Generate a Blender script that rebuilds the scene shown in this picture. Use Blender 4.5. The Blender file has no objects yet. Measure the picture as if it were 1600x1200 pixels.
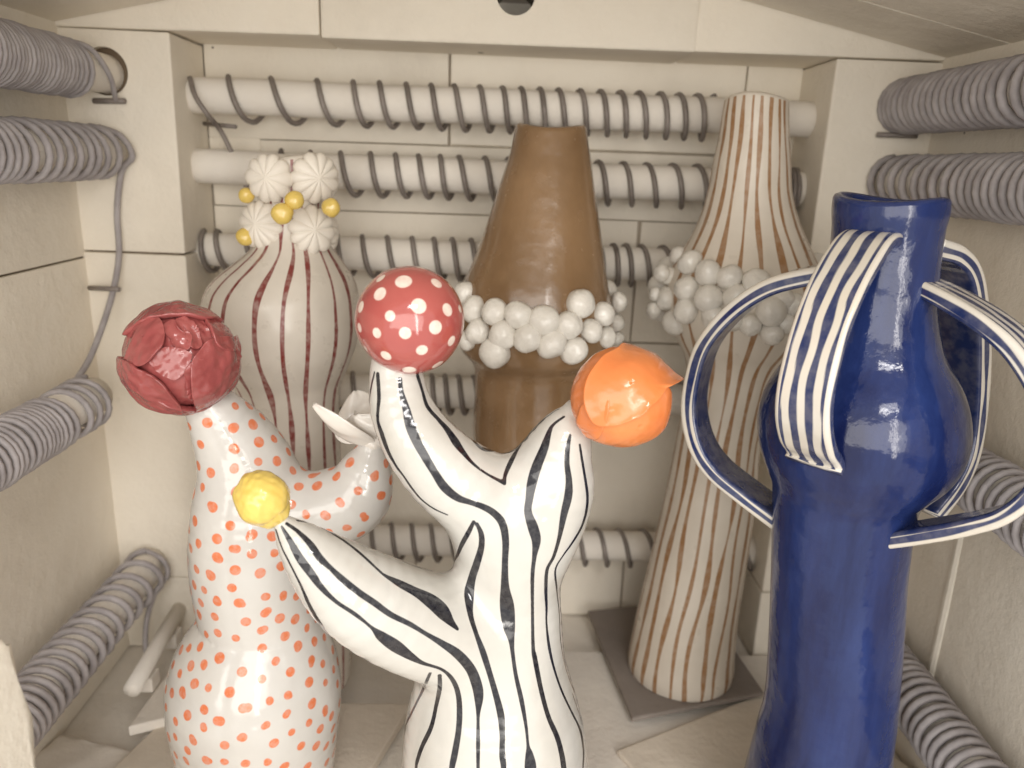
import bpy, math, random
import numpy as np
from mathutils import Vector, Matrix, kdtree
from mathutils.bvhtree import BVHTree

random.seed(7); rng = np.random.default_rng(7)
SC = bpy.context.scene
COL = SC.collection
PI = math.pi

# ------------------------------------------------------------------ camera
H = 0.362                       # eye height over the kiln floor
PITCH, YAW, ROLL = math.radians(16.21), math.radians(1.30), math.radians(2.16)
F = 1202.0                      # focal length in photo pixels (1600 wide)
def cam_axes():
    cy, sy, cp, sp = math.cos(YAW), math.sin(YAW), math.cos(PITCH), math.sin(PITCH)
    f = np.array([sy*cp, cy*cp, -sp]); rt = np.array([cy, -sy, 0.0]); up = np.cross(rt, f)
    cr, sr = math.cos(ROLL), math.sin(ROLL)
    return cr*rt + sr*up, -sr*rt + cr*up, f
RT, UP, FW = cam_axes()
CAM = np.array([0.0, 0.0, H])
cd = bpy.data.cameras.new('camera'); co = bpy.data.objects.new('camera', cd); COL.objects.link(co)
co.matrix_world = Matrix(((RT[0], UP[0], -FW[0], 0), (RT[1], UP[1], -FW[1], 0), (RT[2], UP[2], -FW[2], H), (0, 0, 0, 1)))
cd.sensor_width = 36.0; cd.lens = F/1600*36.0; cd.clip_start = 0.01; cd.clip_end = 50
cd.dof.use_dof = True; cd.dof.focus_distance = 0.33; cd.dof.aperture_fstop = 9.5
SC.camera = co

# ------------------------------------------------------------------ light
W = bpy.data.worlds.new('World'); SC.world = W; W.use_nodes = True
bg = W.node_tree.nodes['Background']; bg.inputs[0].default_value = (1.0, 0.96, 0.895, 1); bg.inputs[1].default_value = 1.02
def area(name, loc, target, sx, sy, power, color):
    l = bpy.data.lights.new(name, 'AREA'); l.shape = 'RECTANGLE'; l.size = sx; l.size_y = sy; l.energy = power; l.color = color
    o = bpy.data.objects.new(name, l); COL.objects.link(o); o.location = loc
    o.rotation_euler = (Vector(target) - Vector(loc)).to_track_quat('-Z', 'Y').to_euler(); return o
area('ceiling_lamp', (0.30, -1.15, H + 0.98), (0.05, 0.4, 0.1), 0.60, 0.14, 8, (1.0, 0.965, 0.93))
area('highlight_strip', (0.46, -1.05, H + 0.02), (0.0, 0.4, 0.2), 0.10, 1.0, 3.5, (1.0, 0.95, 0.89))  # unseen strip light, added for the vertical highlights on the glazes
area('front_fill', (-0.10, -1.35, H + 0.16), (0.0, 0.5, 0.25), 2.3, 0.9, 21, (1.0, 0.96, 0.90))  # wide fill added behind the camera to brighten interior and side walls
SC.view_settings.view_transform = 'Standard'; SC.view_settings.look = 'None'
SC.view_settings.exposure = 0.10; SC.view_settings.gamma = 1.0; SC.view_settings.use_curve_mapping = False
SC.render.engine = 'CYCLES'
SC.cycles.max_bounces = 8; SC.cycles.diffuse_bounces = 6
SC.cycles.sample_clamp_indirect = 6

# ------------------------------------------------------------------ helpers
def ray(x, y):
    return RT*((x-800)/F) - UP*((y-600)/F) + FW
def atY(x, y, Y):
    d = ray(x, y); return CAM + d*(Y/d[1])
def atZ(x, y, z):
    d = ray(x, y); return CAM + d*((z-H)/d[2])
def proj(p):
    q = np.asarray(p, float) - CAM
    z = q@FW; return 800 + F*(q@RT)/z, 600 - F*(q@UP)/z
def depth(p): return float((np.asarray(p, float)-CAM)@FW)

def np_mesh(name, V, Fc):
    V = np.asarray(V, np.float32); me = bpy.data.meshes.new(name)
    Fc = np.asarray(Fc, np.int32); n, k = Fc.shape
    me.vertices.add(len(V)); me.vertices.foreach_set('co', V.ravel())
    me.loops.add(n*k); me.loops.foreach_set('vertex_index', Fc.ravel())
    me.polygons.add(n); me.polygons.foreach_set('loop_start', np.arange(0, n*k, k, dtype=np.int32))
    me.update(calc_edges=True); me.validate()
    return me
def smooth(me, on=True):
    me.polygons.foreach_set('use_smooth', np.full(len(me.polygons), on)); me.update()
def add_attr(me, name, vals):
    a = me.attributes.new(name, 'FLOAT', 'POINT'); a.data.foreach_set('value', np.asarray(vals, np.float32))
def link(name, me, m, parent=None, sm=True):
    if sm: smooth(me)
    if m is not None and not len(me.materials): me.materials.append(m)
    o = bpy.data.objects.new(name, me); COL.objects.link(o)
    if parent is not None: o.parent = parent
    return o
def tag(o, label, cat, group=None):
    o['label'] = label; o['category'] = cat
    if group: o['group'] = group
    return o
def thing(name, label, cat, group=None):
    o = bpy.data.objects.new(name, None); COL.objects.link(o); o.empty_display_size = 0.01
    return tag(o, label, cat, group)
def set_base(root, loc):
    """move the Empty to the thing's base without moving its parts (mesh data stays in world coordinates)"""
    root.location = loc
    for c in root.children: c.matrix_parent_inverse = Matrix.Translation(-Vector(loc))
def spline(P, n):
    """Catmull-Rom through rows of P, n samples per span"""
    P = np.asarray(P, float); Q = np.vstack([2*P[0]-P[1], P, 2*P[-1]-P[-2]])
    out = []
    t = np.linspace(0, 1, n, endpoint=False)[:, None]
    for i in range(1, len(Q)-2):
        a, b, c, d = Q[i-1], Q[i], Q[i+1], Q[i+2]
        out.append(0.5*((2*b) + (c-a)*t + (2*a-5*b+4*c-d)*t**2 + (-a+3*b-3*c+d)*t**3))
    out.append(P[-1:]); return np.vstack(out)
def waves(P, scale, seed, n=5):
    """cheap smooth 3-D noise, about -1..1"""
    r = np.random.default_rng(seed); out = 0
    for i in range(n):
        k = r.normal(size=3); k /= np.linalg.norm(k); out = out + np.sin(P@(k*scale*r.uniform(.6, 1.5)) + r.uniform(0, 6.28))
    return out/math.sqrt(n)/1.2
def wave1(t, scale, seed, n=4):
    r = np.random.default_rng(seed); out = 0
    for i in range(n): out = out + np.sin(t*scale*r.uniform(.5, 1.6) + r.uniform(0, 6.28))
    return out/n*1.3
def unit(v): v = np.asarray(v, float); return v/np.linalg.norm(v)

# ------------------------------------------------------------------ materials
def nt(name):
    m = bpy.data.materials.new(name); m.use_nodes = True; t = m.node_tree
    return m, t, t.nodes['Principled BSDF']
def node(t, typ, **kw):
    n = t.nodes.new(typ)
    for k, v in kw.items(): setattr(n, k, v)
    return n
def noise_n(t, scale, detail=3, rough=.5, coord=None):
    n = node(t, 'ShaderNodeTexNoise'); n.inputs['Scale'].default_value = scale; n.inputs['Detail'].default_value = detail; n.inputs['Roughness'].default_value = rough
    if coord: t.links.new(coord, n.inputs['Vector'])
    return n
def ramp(t, src, stops):
    r = node(t, 'ShaderNodeValToRGB'); e = r.color_ramp.elements
    while len(e) < len(stops): e.new(0.5)
    for el, (p, c) in zip(e, stops): el.position = p; el.color = (*c, 1) if len(c) == 3 else c
    t.links.new(src, r.inputs[0]); return r
def mixc(t, fac, a, b):
    m = node(t, 'ShaderNodeMix', data_type='RGBA')
    for s, v in ((m.inputs[0], fac), (m.inputs[6], a), (m.inputs[7], b)):
        if isinstance(v, (int, float)): s.default_value = v
        elif isinstance(v, tuple): s.default_value = (*v, 1)
        else: t.links.new(v, s)
    return m.outputs[2]
def bump_chain(t, b, items):
    last = None
    for src, strength, dist in items:
        n = node(t, 'ShaderNodeBump'); n.inputs['Strength'].default_value = strength; n.inputs['Distance'].default_value = dist
        t.links.new(src, n.inputs['Height'])
        if last: t.links.new(last, n.inputs['Normal'])
        last = n.outputs[0]
    t.links.new(last, b.inputs['Normal'])
def objc(t): return node(t, 'ShaderNodeTexCoord').outputs['Object']
def ink_fac(t, soft=0.00018, uneven=0.35, scale=260):
    a = node(t, 'ShaderNodeAttribute', attribute_name='ink')
    mr = node(t, 'ShaderNodeMapRange', interpolation_type='SMOOTHSTEP')
    mr.inputs[1].default_value = -soft; mr.inputs[2].default_value = soft; mr.inputs[3].default_value = 1; mr.inputs[4].default_value = 0
    t.links.new(a.outputs['Fac'], mr.inputs[0])
    n = noise_n(t, scale, 3, .6, objc(t)); r = ramp(t, n.outputs[0], [(0.35, (1-uneven,)*3), (0.6, (1, 1, 1))])
    mu = node(t, 'ShaderNodeMath', operation='MULTIPLY'); t.links.new(mr.outputs[0], mu.inputs[0]); t.links.new(r.outputs[0], mu.inputs[1])
    return mu.outputs[0]
def glaze(name, base, *a_, spec=.5, **k_):
    m = glaze_(name, base, *a_, **k_); m.node_tree.nodes['Principled BSDF'].inputs['Specular IOR Level'].default_value = spec; return m
def glaze_(name, base, base2=None, ink=None, rough=.1, coat=.3, uneven=.35, inkscale=260, bump=.35, bscale=55, soft=.00018, streak=False):
    m, t, b = nt(name); c = objc(t)
    cs = c
    if streak:
        mp = node(t, 'ShaderNodeMapping'); mp.inputs['Scale'].default_value = (1.6, 1.6, .28); t.links.new(c, mp.inputs['Vector']); cs = mp.outputs[0]
    n1 = noise_n(t, 28, 5 if streak else 4, .62 if streak else .55, cs)
    col = mixc(t, ramp(t, n1.outputs[0], [(0.35, (0, 0, 0)), (0.68, (1, 1, 1))]).outputs[0], base, base2 or tuple(v*.86 for v in base))
    if ink is not None: col = mixc(t, ink_fac(t, soft, uneven, inkscale), col, ink)
    t.links.new(col, b.inputs['Base Color'])
    rr = ramp(t, noise_n(t, 90, 3, .6, c).outputs[0], [(0.3, (rough*.7,)*3), (0.75, (rough*1.9,)*3)])
    t.links.new(rr.outputs[0], b.inputs['Roughness'])
    b.inputs['Coat Weight'].default_value = coat; b.inputs['Coat Roughness'].default_value = .06
    bump_chain(t, b, [(noise_n(t, bscale, 2, .5, c).outputs[0], bump, .0022), (noise_n(t, 330, 2, .5, c).outputs[0], bump*.5, .0004)])
    return m
def brick_mat(name, a, bcol, speck=True, bump=.5):
    m, t, b = nt(name); c = objc(t)
    n1 = noise_n(t, 14, 5, .6, c)
    oi = node(t, 'ShaderNodeObjectInfo')
    col = mixc(t, ramp(t, n1.outputs[0], [(0.3, (0, 0, 0)), (0.7, (1, 1, 1))]).outputs[0], a, bcol)
    hv = node(t, 'ShaderNodeHueSaturation'); mr = node(t, 'ShaderNodeMapRange'); mr.inputs[3].default_value = .93; mr.inputs[4].default_value = 1.04
    t.links.new(oi.outputs['Random'], mr.inputs[0]); t.links.new(mr.outputs[0], hv.inputs['Value']); t.links.new(col, hv.inputs['Color']); col = hv.outputs[0]
    # smoky stains
    st = ramp(t, noise_n(t, 7, 6, .65, c).outputs[0], [(0.5, (0, 0, 0)), (0.78, (1, 1, 1))])
    ms = node(t, 'ShaderNodeMath', operation='MULTIPLY'); ms.inputs[1].default_value = .40; t.links.new(st.outputs[0], ms.inputs[0])
    col = mixc(t, ms.outputs[0], col, tuple(v*.66 for v in a))
    if speck:
        v = node(t, 'ShaderNodeTexVoronoi'); v.inputs['Scale'].default_value = 62; t.links.new(c, v.inputs['Vector'])
        wn = node(t, 'ShaderNodeSeparateColor'); t.links.new(v.outputs['Color'], wn.inputs[0])
        th = node(t, 'ShaderNodeMath', operation='MULTIPLY'); t.links.new(wn.outputs[0], th.inputs[0]); t.links.new(wn.outputs[1], th.inputs[1])
        pw = node(t, 'ShaderNodeMath', operation='SUBTRACT'); t.links.new(th.outputs[0], pw.inputs[0]); pw.inputs[1].default_value = .44
        sc = node(t, 'ShaderNodeMath', operation='MULTIPLY'); t.links.new(pw.outputs[0], sc.inputs[0]); sc.inputs[1].default_value = .34
        lt = node(t, 'ShaderNodeMath', operation='LESS_THAN'); t.links.new(v.outputs['Distance'], lt.inputs[0]); t.links.new(sc.outputs[0], lt.inputs[1])
        fm = node(t, 'ShaderNodeMath', operation='MULTIPLY'); t.links.new(lt.outputs[0], fm.inputs[0]); fm.inputs[1].default_value = .85
        col = mixc(t, fm.outputs[0], col, (.07, .045, .03))
    t.links.new(col, b.inputs['Base Color']); b.inputs['Roughness'].default_value = .8
    b.inputs['Specular IOR Level'].default_value = .3
    bump_chain(t, b, [(noise_n(t, 38, 6, .62, c).outputs[0], bump*1.3, .0026), (noise_n(t, 300, 4, .7, c).outputs[0], bump, .0009)])
    return m

M_BRICK = brick_mat('kiln_brick', (.88, .825, .725), (.83, .765, .66))
M_JOINT = brick_mat('joint_gap', (.20, .15, .10), (.14, .10, .07), False)
M_JOINTP = brick_mat('pale_joint', (.52, .45, .37), (.44, .37, .30), False)
M_MORTAR = brick_mat('pale_mortar', (.80, .75, .66), (.74, .69, .6), False)
M_FLOOR = brick_mat('kiln_floor', (.80, .76, .70), (.74, .69, .62), False)
M_SHELF = brick_mat('tan_shelf', (.70, .63, .54), (.62, .55, .46), False, .4)
M_PALE = brick_mat('pale_shelf', (.78, .735, .67), (.70, .65, .59), False, .4)
M_DARK = brick_mat('grey_shelf', (.26, .225, .20), (.20, .17, .15), False, .4)
M_TUBE = brick_mat('ceramic_tube', (.82, .78, .72), (.76, .71, .64), False, .25)
def metal_mat():
    m, t, b = nt('oxidised_coil_wire'); c = objc(t)
    col = ramp(t, noise_n(t, 70, 4, .6, c).outputs[0], [(0.3, (.31, .285, .29)), (0.7, (.46, .43, .435))])
    t.links.new(col.outputs[0], b.inputs['Base Color']); b.inputs['Metallic'].default_value = .1; b.inputs['Roughness'].default_value = .72; b.inputs['Specular IOR Level'].default_value = .25
    bump_chain(t, b, [(noise_n(t, 500, 2, .5, c).outputs[0], .3, .0003)]); return m
M_WIRE = metal_mat()
def dark_wire():
    m, t, b = nt('dark_coil_wire'); c = objc(t)
    col = ramp(t, noise_n(t, 60, 4, .6, c).outputs[0], [(0.3, (.17, .145, .13)), (0.7, (.30, .265, .245))])
    t.links.new(col.outputs[0], b.inputs['Base Color']); b.inputs['Metallic'].default_value = .2; b.inputs['Roughness'].default_value = .55; return m
M_WIRED = dark_wire()
WHITE = (.60, .585, .55); WHITE2 = (.54, .52, .48)
M_BLACKSTRIPE = glaze('white_glaze_black_brushwork', WHITE, WHITE2, (.010, .010, .016), rough=.09, uneven=.05, inkscale=420)
M_DOTTED = glaze('white_glaze_orange_dots', (.64, .625, .60), (.59, .57, .54), (.70, .195, .08), rough=.09, uneven=.25, inkscale=300, soft=.0003)
M_REDSTRIPE = glaze('cream_glaze_red_lines', (.66, .61, .54), (.60, .55, .48), (.20, .035, .03), rough=.3, uneven=.3, coat=.1)
M_BROWNSTRIPE = glaze('cream_glaze_brown_lines', (.68, .62, .54), (.61, .55, .47), (.30, .155, .065), rough=.35, uneven=.2, inkscale=180, coat=.05)
M_BROWN = glaze('brown_glaze', (.235, .142, .072), (.175, .102, .049), rough=.17, coat=.35, bump=.42)
M_BLUE = glaze('cobalt_blue_glaze', (.020, .037, .138), (.006, .011, .058), rough=.11, coat=.2, bump=.9, bscale=46, spec=.4, streak=True)
M_STRAP = glaze('blue_and_white_stripe_glaze', (.66, .625, .57), (.64, .585, .50), (.018, .030, .105), rough=.1, coat=.4, uneven=.10, inkscale=150, soft=.0003)
M_PEONY = glaze('dusty_red_glaze', (.35, .088, .084), (.27, .06, .058), rough=.17, coat=.25, bump=1.0, bscale=95)
M_REDBALL = glaze('red_glaze_white_dots', (.40, .092, .080), (.33, .068, .06), (.80, .68, .60), rough=.09, coat=.5, uneven=.25, soft=.0003)
M_ORANGE = glaze('orange_glaze', (.73, .25, .08), (.65, .185, .052), rough=.13, coat=.15, bump=.45, bscale=60)
M_YELLOW = glaze('yellow_glaze', (.74, .56, .14), (.67, .47, .10), rough=.15, coat=.4, bump=.7, bscale=90)
M_YBEAD = glaze('yellow_bead_glaze', (.70, .52, .14), (.62, .43, .09), rough=.2, coat=.3)
M_BEAD = glaze('white_bead_glaze', (.74, .71, .655), (.67, .635, .575), rough=.22, coat=.15, bump=.7, bscale=120)
M_RIB = glaze('bisque_white', (.78, .73, .65), (.70, .64, .56), rough=.4, coat=.0)
M_PETALW = glaze('white_petal_glaze', (.82, .79, .75), (.74, .69, .63), rough=.15, coat=.4)
m_, t_, b_ = nt('hole_shade_black'); b_.inputs['Base Color'].default_value = (.012, .011, .010, 1); b_.inputs['Roughness'].default_value = .9; M_HOLE = m_  # near-black colour standing in for the shade inside the flue

# ------------------------------------------------------------------ boxes
def box_mesh(lo, hi, bev=.0015, jitter=.0):
    """box with chamfered edges, world coordinates"""
    import bmesh
    bm = bmesh.new(); bmesh.ops.create_cube(bm, size=1)
    lo, hi = np.array(lo, float), np.array(hi, float)
    for v in bm.verts: v.co = Vector((lo+hi)/2 + (hi-lo)*np.array(v.co) + (rng.normal(size=3)*jitter if jitter else 0))
    if bev: bmesh.ops.bevel(bm, geom=list(bm.edges), offset=bev, segments=2, affect='EDGES', profile=.6)
    me = bpy.data.meshes.new('block'); bm.to_mesh(me); bm.free(); return me
def poly_mesh(pts, z0, z1, bev=.0012):
    """upright prism over polygon pts"""
    import bmesh
    bm = bmesh.new(); a = [bm.verts.new((p[0], p[1], z0)) for p in pts]; b = [bm.verts.new((p[0], p[1], z1)) for p in pts]; n = len(pts)
    bm.faces.new(a[::-1]); bm.faces.new(b)
    for i in range(n): bm.faces.new((a[i], a[(i+1) % n], b[(i+1) % n], b[i]))
    bmesh.ops.recalc_face_normals(bm, faces=bm.faces)
    if bev: bmesh.ops.bevel(bm, geom=list(bm.edges), offset=bev, segments=2, affect='EDGES', profile=.6)
    me = bpy.data.meshes.new('plate'); bm.to_mesh(me); bm.free(); return me
def struct(name, me, m):
    o = link(name, me, m, None, False); o['kind'] = 'structure'; return o
def cut_hole(o, p0, p1, r, n=48):
    """bore a round hole through a mesh object (boolean, applied)"""
    me = tube_mesh([p0, p1], r, n, caps=True); c = link('cutter', me, None, None, False)
    md = o.modifiers.new('b', 'BOOLEAN'); md.object = c; md.operation = 'DIFFERENCE'; md.solver = 'EXACT'
    dg = bpy.context.evaluated_depsgraph_get(); new = bpy.data.meshes.new_from_object(o.evaluated_get(dg))
    o.modifiers.clear(); o.data = new
    bpy.data.objects.remove(c); return o
def frames(P):
    P = np.asarray(P, float); T = np.gradient(P, axis=0); T /= np.linalg.norm(T, axis=1)[:, None]
    a = np.array([0, 0, 1.]) if abs(T[0][2]) < .9 else np.array([1., 0, 0])
    N = np.zeros_like(P); n = unit(np.cross(T[0], a))
    for i in range(len(P)):
        n = n - T[i]*(n@T[i]); n /= np.linalg.norm(n); N[i] = n
    return T, N, np.cross(T, N)
def tube_mesh(P, r, n=8, caps=True):
    P = np.asarray(P, float); T, N, B = frames(P); m = len(P)
    r = np.broadcast_to(np.asarray(r, float), (m,))
    a = np.linspace(0, 2*PI, n, endpoint=False)
    V = (P[:, None] + r[:, None, None]*(np.cos(a)[None, :, None]*N[:, None] + np.sin(a)[None, :, None]*B[:, None])).reshape(-1, 3)
    i, j = np.meshgrid(np.arange(m-1), np.arange(n), indexing='ij'); j2 = (j+1) % n
    Fq = np.stack([i*n+j, i*n+j2, (i+1)*n+j2, (i+1)*n+j], -1).reshape(-1, 4)
    if caps:
        k = len(V); V = np.vstack([V, P[:1], P[-1:]]); jj = np.arange(n); j2 = (jj+1) % n
        c0 = np.stack([np.full(n, k), j2, jj, jj], -1); c1 = np.stack([np.full(n, k+1), (m-1)*n+jj, (m-1)*n+j2, (m-1)*n+j2], -1)
        me = bpy.data.meshes.new('tube')
        me.from_pydata(V.tolist(), [], Fq.tolist() + c0[:, :3].tolist() + c1[:, :3].tolist()); me.update(); return me
    return np_mesh('tube', V, Fq)

# ------------------------------------------------------------------ kiln shell (the setting)
XW, YP, YB, XI = .268, .504, .560, .203       # side wall, post front, back wall, post inner edge
ZL = H + .067                                 # underside of the lintel
Y0 = .09                                      # door opening
JZ = H - .0705                                # visible course joint
G = .0005
# floor
struct('floor', box_mesh((-.32, Y0, -.03), (.32, .62, 0), .001), M_FLOOR)
# left wall: backing and blocks
for side, nm in ((-1, 'wall_left'), (1, 'wall_right')):
    xa, xb = sorted((side*(XW+.004), side*(XW+.07)))
    w = struct(nm, box_mesh((xa, Y0, 0), (xb, .62, H+.25), 0), M_JOINT)
    fa, fb = sorted((side*XW, side*(XW+.0038)))
    zs = [0.0005, H-.302, JZ, H+.22]
    for k in range(3):
        ys = [[Y0, .20, .3725, .60], [Y0, .26, .60], [Y0, .31, .60]][k] if side > 0 else [[Y0, .28, .60], [Y0, .21, .60], [Y0, .30, .60]][k]
        for a, b in zip(ys[:-1], ys[1:]):
            link('block', box_mesh((fa, a+G, zs[k]+G), (fb, b-G, zs[k+1]-G), .0008, .0005), M_BRICK, w, False)
# pale proud joint on the right wall
mj = struct('mortar_joint', tube_mesh([(XW+.001, .393, H-.30), (XW+.001, .3925, H-.24), (XW+.001, .3935, H-.17)], [.0032, .0036, .0030], 10), M_MORTAR)
# corner posts
post = {}
for side, nm in ((-1, 'corner_post_left'), (1, 'corner_post_right')):
    xa, xb = sorted((side*XI, side*(XW+.002)))
    p = struct(nm, box_mesh((xa+.004, YP+.004, 0), (xb-.004, YB+.03, ZL-.003), 0), M_JOINT)
    zs = [0.0005, H-.302, JZ+.004, ZL+.0]
    for k in range(3):
        o = link('block', box_mesh((xa, YP, zs[k]+G), (xb, YB+.002, zs[k+1]-G), .0014, .0004), M_BRICK, p, False)
        post[(side, k)] = o
# back wall
w = struct('wall_back', box_mesh((-XI-.01, YB+.004, 0), (XI+.01, YB+.06, H+.25), 0), M_JOINTP)
rows = [(0.0005, H-.302, [-XI, -.06, .11, XI]), (H-.302, H-.128, [-XI, .02, XI]), (H-.128, H-.0385, [-XI, -.12, .10, XI]), (H-.0385, H+.008, [-XI, -.168, .03, XI]), (H+.008, H+.10, [-XI, -.0375, .165, XI])]
for z0, z1, xs in rows:
    for a, b in zip(xs[:-1], xs[1:]):
        link('block', box_mesh((a+G, YB, z0+G), (b-G, YB+.0035, z1-G), .0006, .0004), M_BRICK, w, False)
# lintel
lt_ = struct('lintel', box_mesh((-XI+.004, YP+.006, ZL+.005), (XI+.07, YB+.03, ZL+.12), 0), M_JOINT)
lint = []
for a, b in ((-XW-.002, -.1115), (-.1115, .1145), (.1145, XW+.002)):
    lint.append(link('block', box_mesh((a+G, YP-.0015, ZL), (b-G, YB+.003, ZL+.13), .0018, .0005), M_BRICK, lt_, False))
hc = atY(806, -8, YP)
cut_hole(lint[1], (hc[0], YP-.02, hc[2]), (hc[0], YB+.02, hc[2]), .0115)
cut_hole(lt_, (hc[0], YP-.02, hc[2]), (hc[0], YB+.10, hc[2]), .0115)
struct('flue_shadow', box_mesh((hc[0]-.02, YB+.031, hc[2]-.02), (hc[0]+.02, YB+.033, hc[2]+.02), 0), M_HOLE)  # black sheet behind the bore, painted as the flue's inner darkness
# ceiling: two slopes rising to a ridge, made of panels
zc0, sl = ZL+.002, math.tan(math.radians(12.0))
for side, nm in ((-1, 'ceiling_left'), (1, 'ceiling_right')):
    def slab(y0, y1, lift, th):
        xs = [side*(XW+.02), 0.0]
        V = []
        for y in (y0, y1):
            for x in xs:
                z = zc0 + (XW-abs(x))*sl + lift
                V += [(x, y, z), (x, y, z+th)]
        Fq = [(0, 2, 6, 4), (1, 5, 7, 3), (0, 1, 3, 2), (4, 6, 7, 5), (0, 4, 5, 1), (2, 3, 7, 6)]
        me = bpy.data.meshes.new('panel'); me.from_pydata(V, [], Fq)
        import bmesh
        bm = bmesh.new(); bm.from_mesh(me); bmesh.ops.recalc_face_normals(bm, faces=bm.faces); bmesh.ops.bevel(bm, geom=list(bm.edges), offset=.0007, segments=2, affect='EDGES'); bm.to_mesh(me); bm.free()
        return me
    c = struct(nm, slab(Y0, YP+.02, .005, .05), M_JOINT)
    ys = [Y0, .30, .4395, YP-.0025] if side > 0 else [Y0, .22, .36, YP-.0025]
    for a, b in zip(ys[:-1], ys[1:]): link('panel', slab(a+G, b-G, 0, .0045), M_BRICK, c, False)

# bore for the left top tube
ZT = [H+.042, H-.003, H-.147, H-.289]
cut_hole(post[(-1, 2)], (-.2425, YP-.01, ZT[0]+.0008), (-.2425, YP+.03, ZT[0]+.0008), .0139)
cut_hole(post[(1, 2)], (.247, YP-.01, ZT[0]), (.247, YP+.03, ZT[0]), .0140)

# ------------------------------------------------------------------ heating elements
def helix(turns, axis0, axis_dir, r, up, n=18, jit=0.0, seed=0, phase=0.0, hang=.0014):
    """turns: ascending positions along the axis, one per turn; returns wire centreline"""
    turns = np.asarray(turns, float); k = np.arange(len(turns))
    t = np.linspace(0, len(turns)-1, (len(turns)-1)*n+1)
    s = np.interp(t, k, turns)
    a = 2*PI*t + phase
    e1 = np.asarray(up, float); d = np.asarray(axis_dir, float); e2 = np.cross(d, e1)
    rr = r*(1 + jit*wave1(t, 1.3, seed)); sag = jit*r*wave1(t, .45, seed+1)
    return np.asarray(axis0, float) + s[:, None]*d + rr[:, None]*(np.cos(a)[:, None]*e1 + np.sin(a)[:, None]*e2) + sag[:, None]*e1*0.6 - e1*hang + (0.25*r*jit*10*wave1(t, 2.9, seed+2)*np.sin(a))[:, None]*d*.12
def element(label, p0, p1, rt, turns, rc, wr, up=(0, 0, 1), leads=(), pins=(), mat=None, group=None, jit=.02, seed=1, n=18, phase=0.0, flip=False):
    root = thing('heating_element', label, 'heating element', group)
    p0, p1 = np.array(p0, float), np.array(p1, float); d = unit(p1-p0); L = np.linalg.norm(p1-p0)
    s = np.linspace(0, L, 24)
    cv = [p0 + d*x + np.array([0, 0, 1])*.0004*math.sin(x*40+seed) for x in s]
    tb = tube_mesh(cv, rt, 28); o = link('ceramic_tube', tb, mat or M_TUBE, root)
    for grp in turns:
        P = helix(grp, p0, d, rc, up, n, jit, seed, phase)
        if flip:      # opposite winding sense
            q = P - p0; h = np.cross(d, np.asarray(up, float)); P = P - 2*(q@h)[:, None]*h
        link('heating_coil', tube_mesh(P, wr, 7), M_WIRED if mat == 'x' else element.wire, root)
    for P, r in leads: link('lead_wire', tube_mesh(spline(P, 8), r, 8), element.wire, root)
    for a, b, r in pins: link('pin', tube_mesh([a, b], r, 8), M_WIRED, root)
    set_base(root, tuple(p0)); return root
def pitch(a, b, seq):
    """positions from a to b with relative gaps seq"""
    s = np.concatenate([[0], np.cumsum(seq)]); return a + (b-a)*s/s[-1]
def gaps(n, f, seed, jit=.15):
    r = np.random.default_rng(seed); t = np.linspace(0, 1, n); return np.array([f(x) for x in t])*(1 + jit*r.uniform(-1, 1, n))
element.wire = M_WIRE
XT = .2445
yn = .13                        # near end of the side tubes
RT_, RC, WR = .0114, .0132, .00165
LL = lambda yb: yb - yn
# left wall, top to bottom (positions are measured from the near end)
gL = 'heating elements along the left wall'
wall = lambda x, y, X=-XW: CAM + ray(x, y)*(X/ray(x, y)[0])
yb = YP+.02
element('heating element with tightly packed coil, topmost on the left wall', (-XT, yn, ZT[0]), (-XT, yb, ZT[0]), RT_,
        [pitch(.0, .338, gaps(94, lambda t: 1.0 if t < .965 else 1.6, 3, .2))], RC+.0014, .0016, leads=[([(-XT, .4675, ZT[0]+.0132), (-XT+.010, .474, ZT[0]+.0095), (-XT+.0140, .484, ZT[0]-.003), (-XT+.010, .497, ZT[0]-.0145), (-XT+.004, .512, ZT[0]-.016)], .0016)],
        pins=[((-XT-.006, .5025, ZT[0]-.0165), (-XT+.014, .5005, ZT[0]-.0160), .0017)], group=gL, seed=3, jit=.03)
pL2 = [(-XT, .4925, ZT[1]+.0132), (-XT+.0110, .4965, ZT[1]+.0085), (-XT+.0160, .4985, ZT[1]-.003)] + [tuple(atY(x, y, Y)) for x, y, Y in ((190, 268, .500), (183, 330, .500), (186, 395, .498), (178, 450, .492), (160, 510, .478), (140, 560, .462), (122, 590, .447))]
element('heating element second from top on the left wall, with wire hanging from its end', (-XT, yn, ZT[1]), (-XT, YP+.003, ZT[1]), RT_,
        [pitch(.0, .3625, np.concatenate([gaps(52, lambda t: 1.0, 5, .35), gaps(13, lambda t: 1.3+1.6*t, 6, .35)]))], RC+.0014, .0019, leads=[(pL2, .0019)],
        pins=[(tuple(atY(140, 450, .5)), tuple(atY(186, 452, .486)), .0016)], group=gL, seed=5, jit=.035)
element('heating element third from top on the left wall, coil bunched in clumps', (-XT, yn, ZT[2]), (-XT, .452, ZT[2]), RT_,
        [pitch(.0, .3165, np.concatenate([gaps(58, lambda t: 1.0, 7, .5), [3.5], gaps(3, lambda t: 2.0, 8, .2)]))], RC+.0014, .0018, group=gL, seed=9, jit=.05)
pL4 = [(-XT, .4955, ZT[3]+.0130), (-XT+.0115, .4945, ZT[3]+.0065), (-XT+.0150, .492, ZT[3]-.004)] + [tuple(atY(x, y, Y)) for x, y, Y in ((243, 925, .480), (230, 965, .475), (227, 1000, .470), (229, 1026, .466))]
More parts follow.
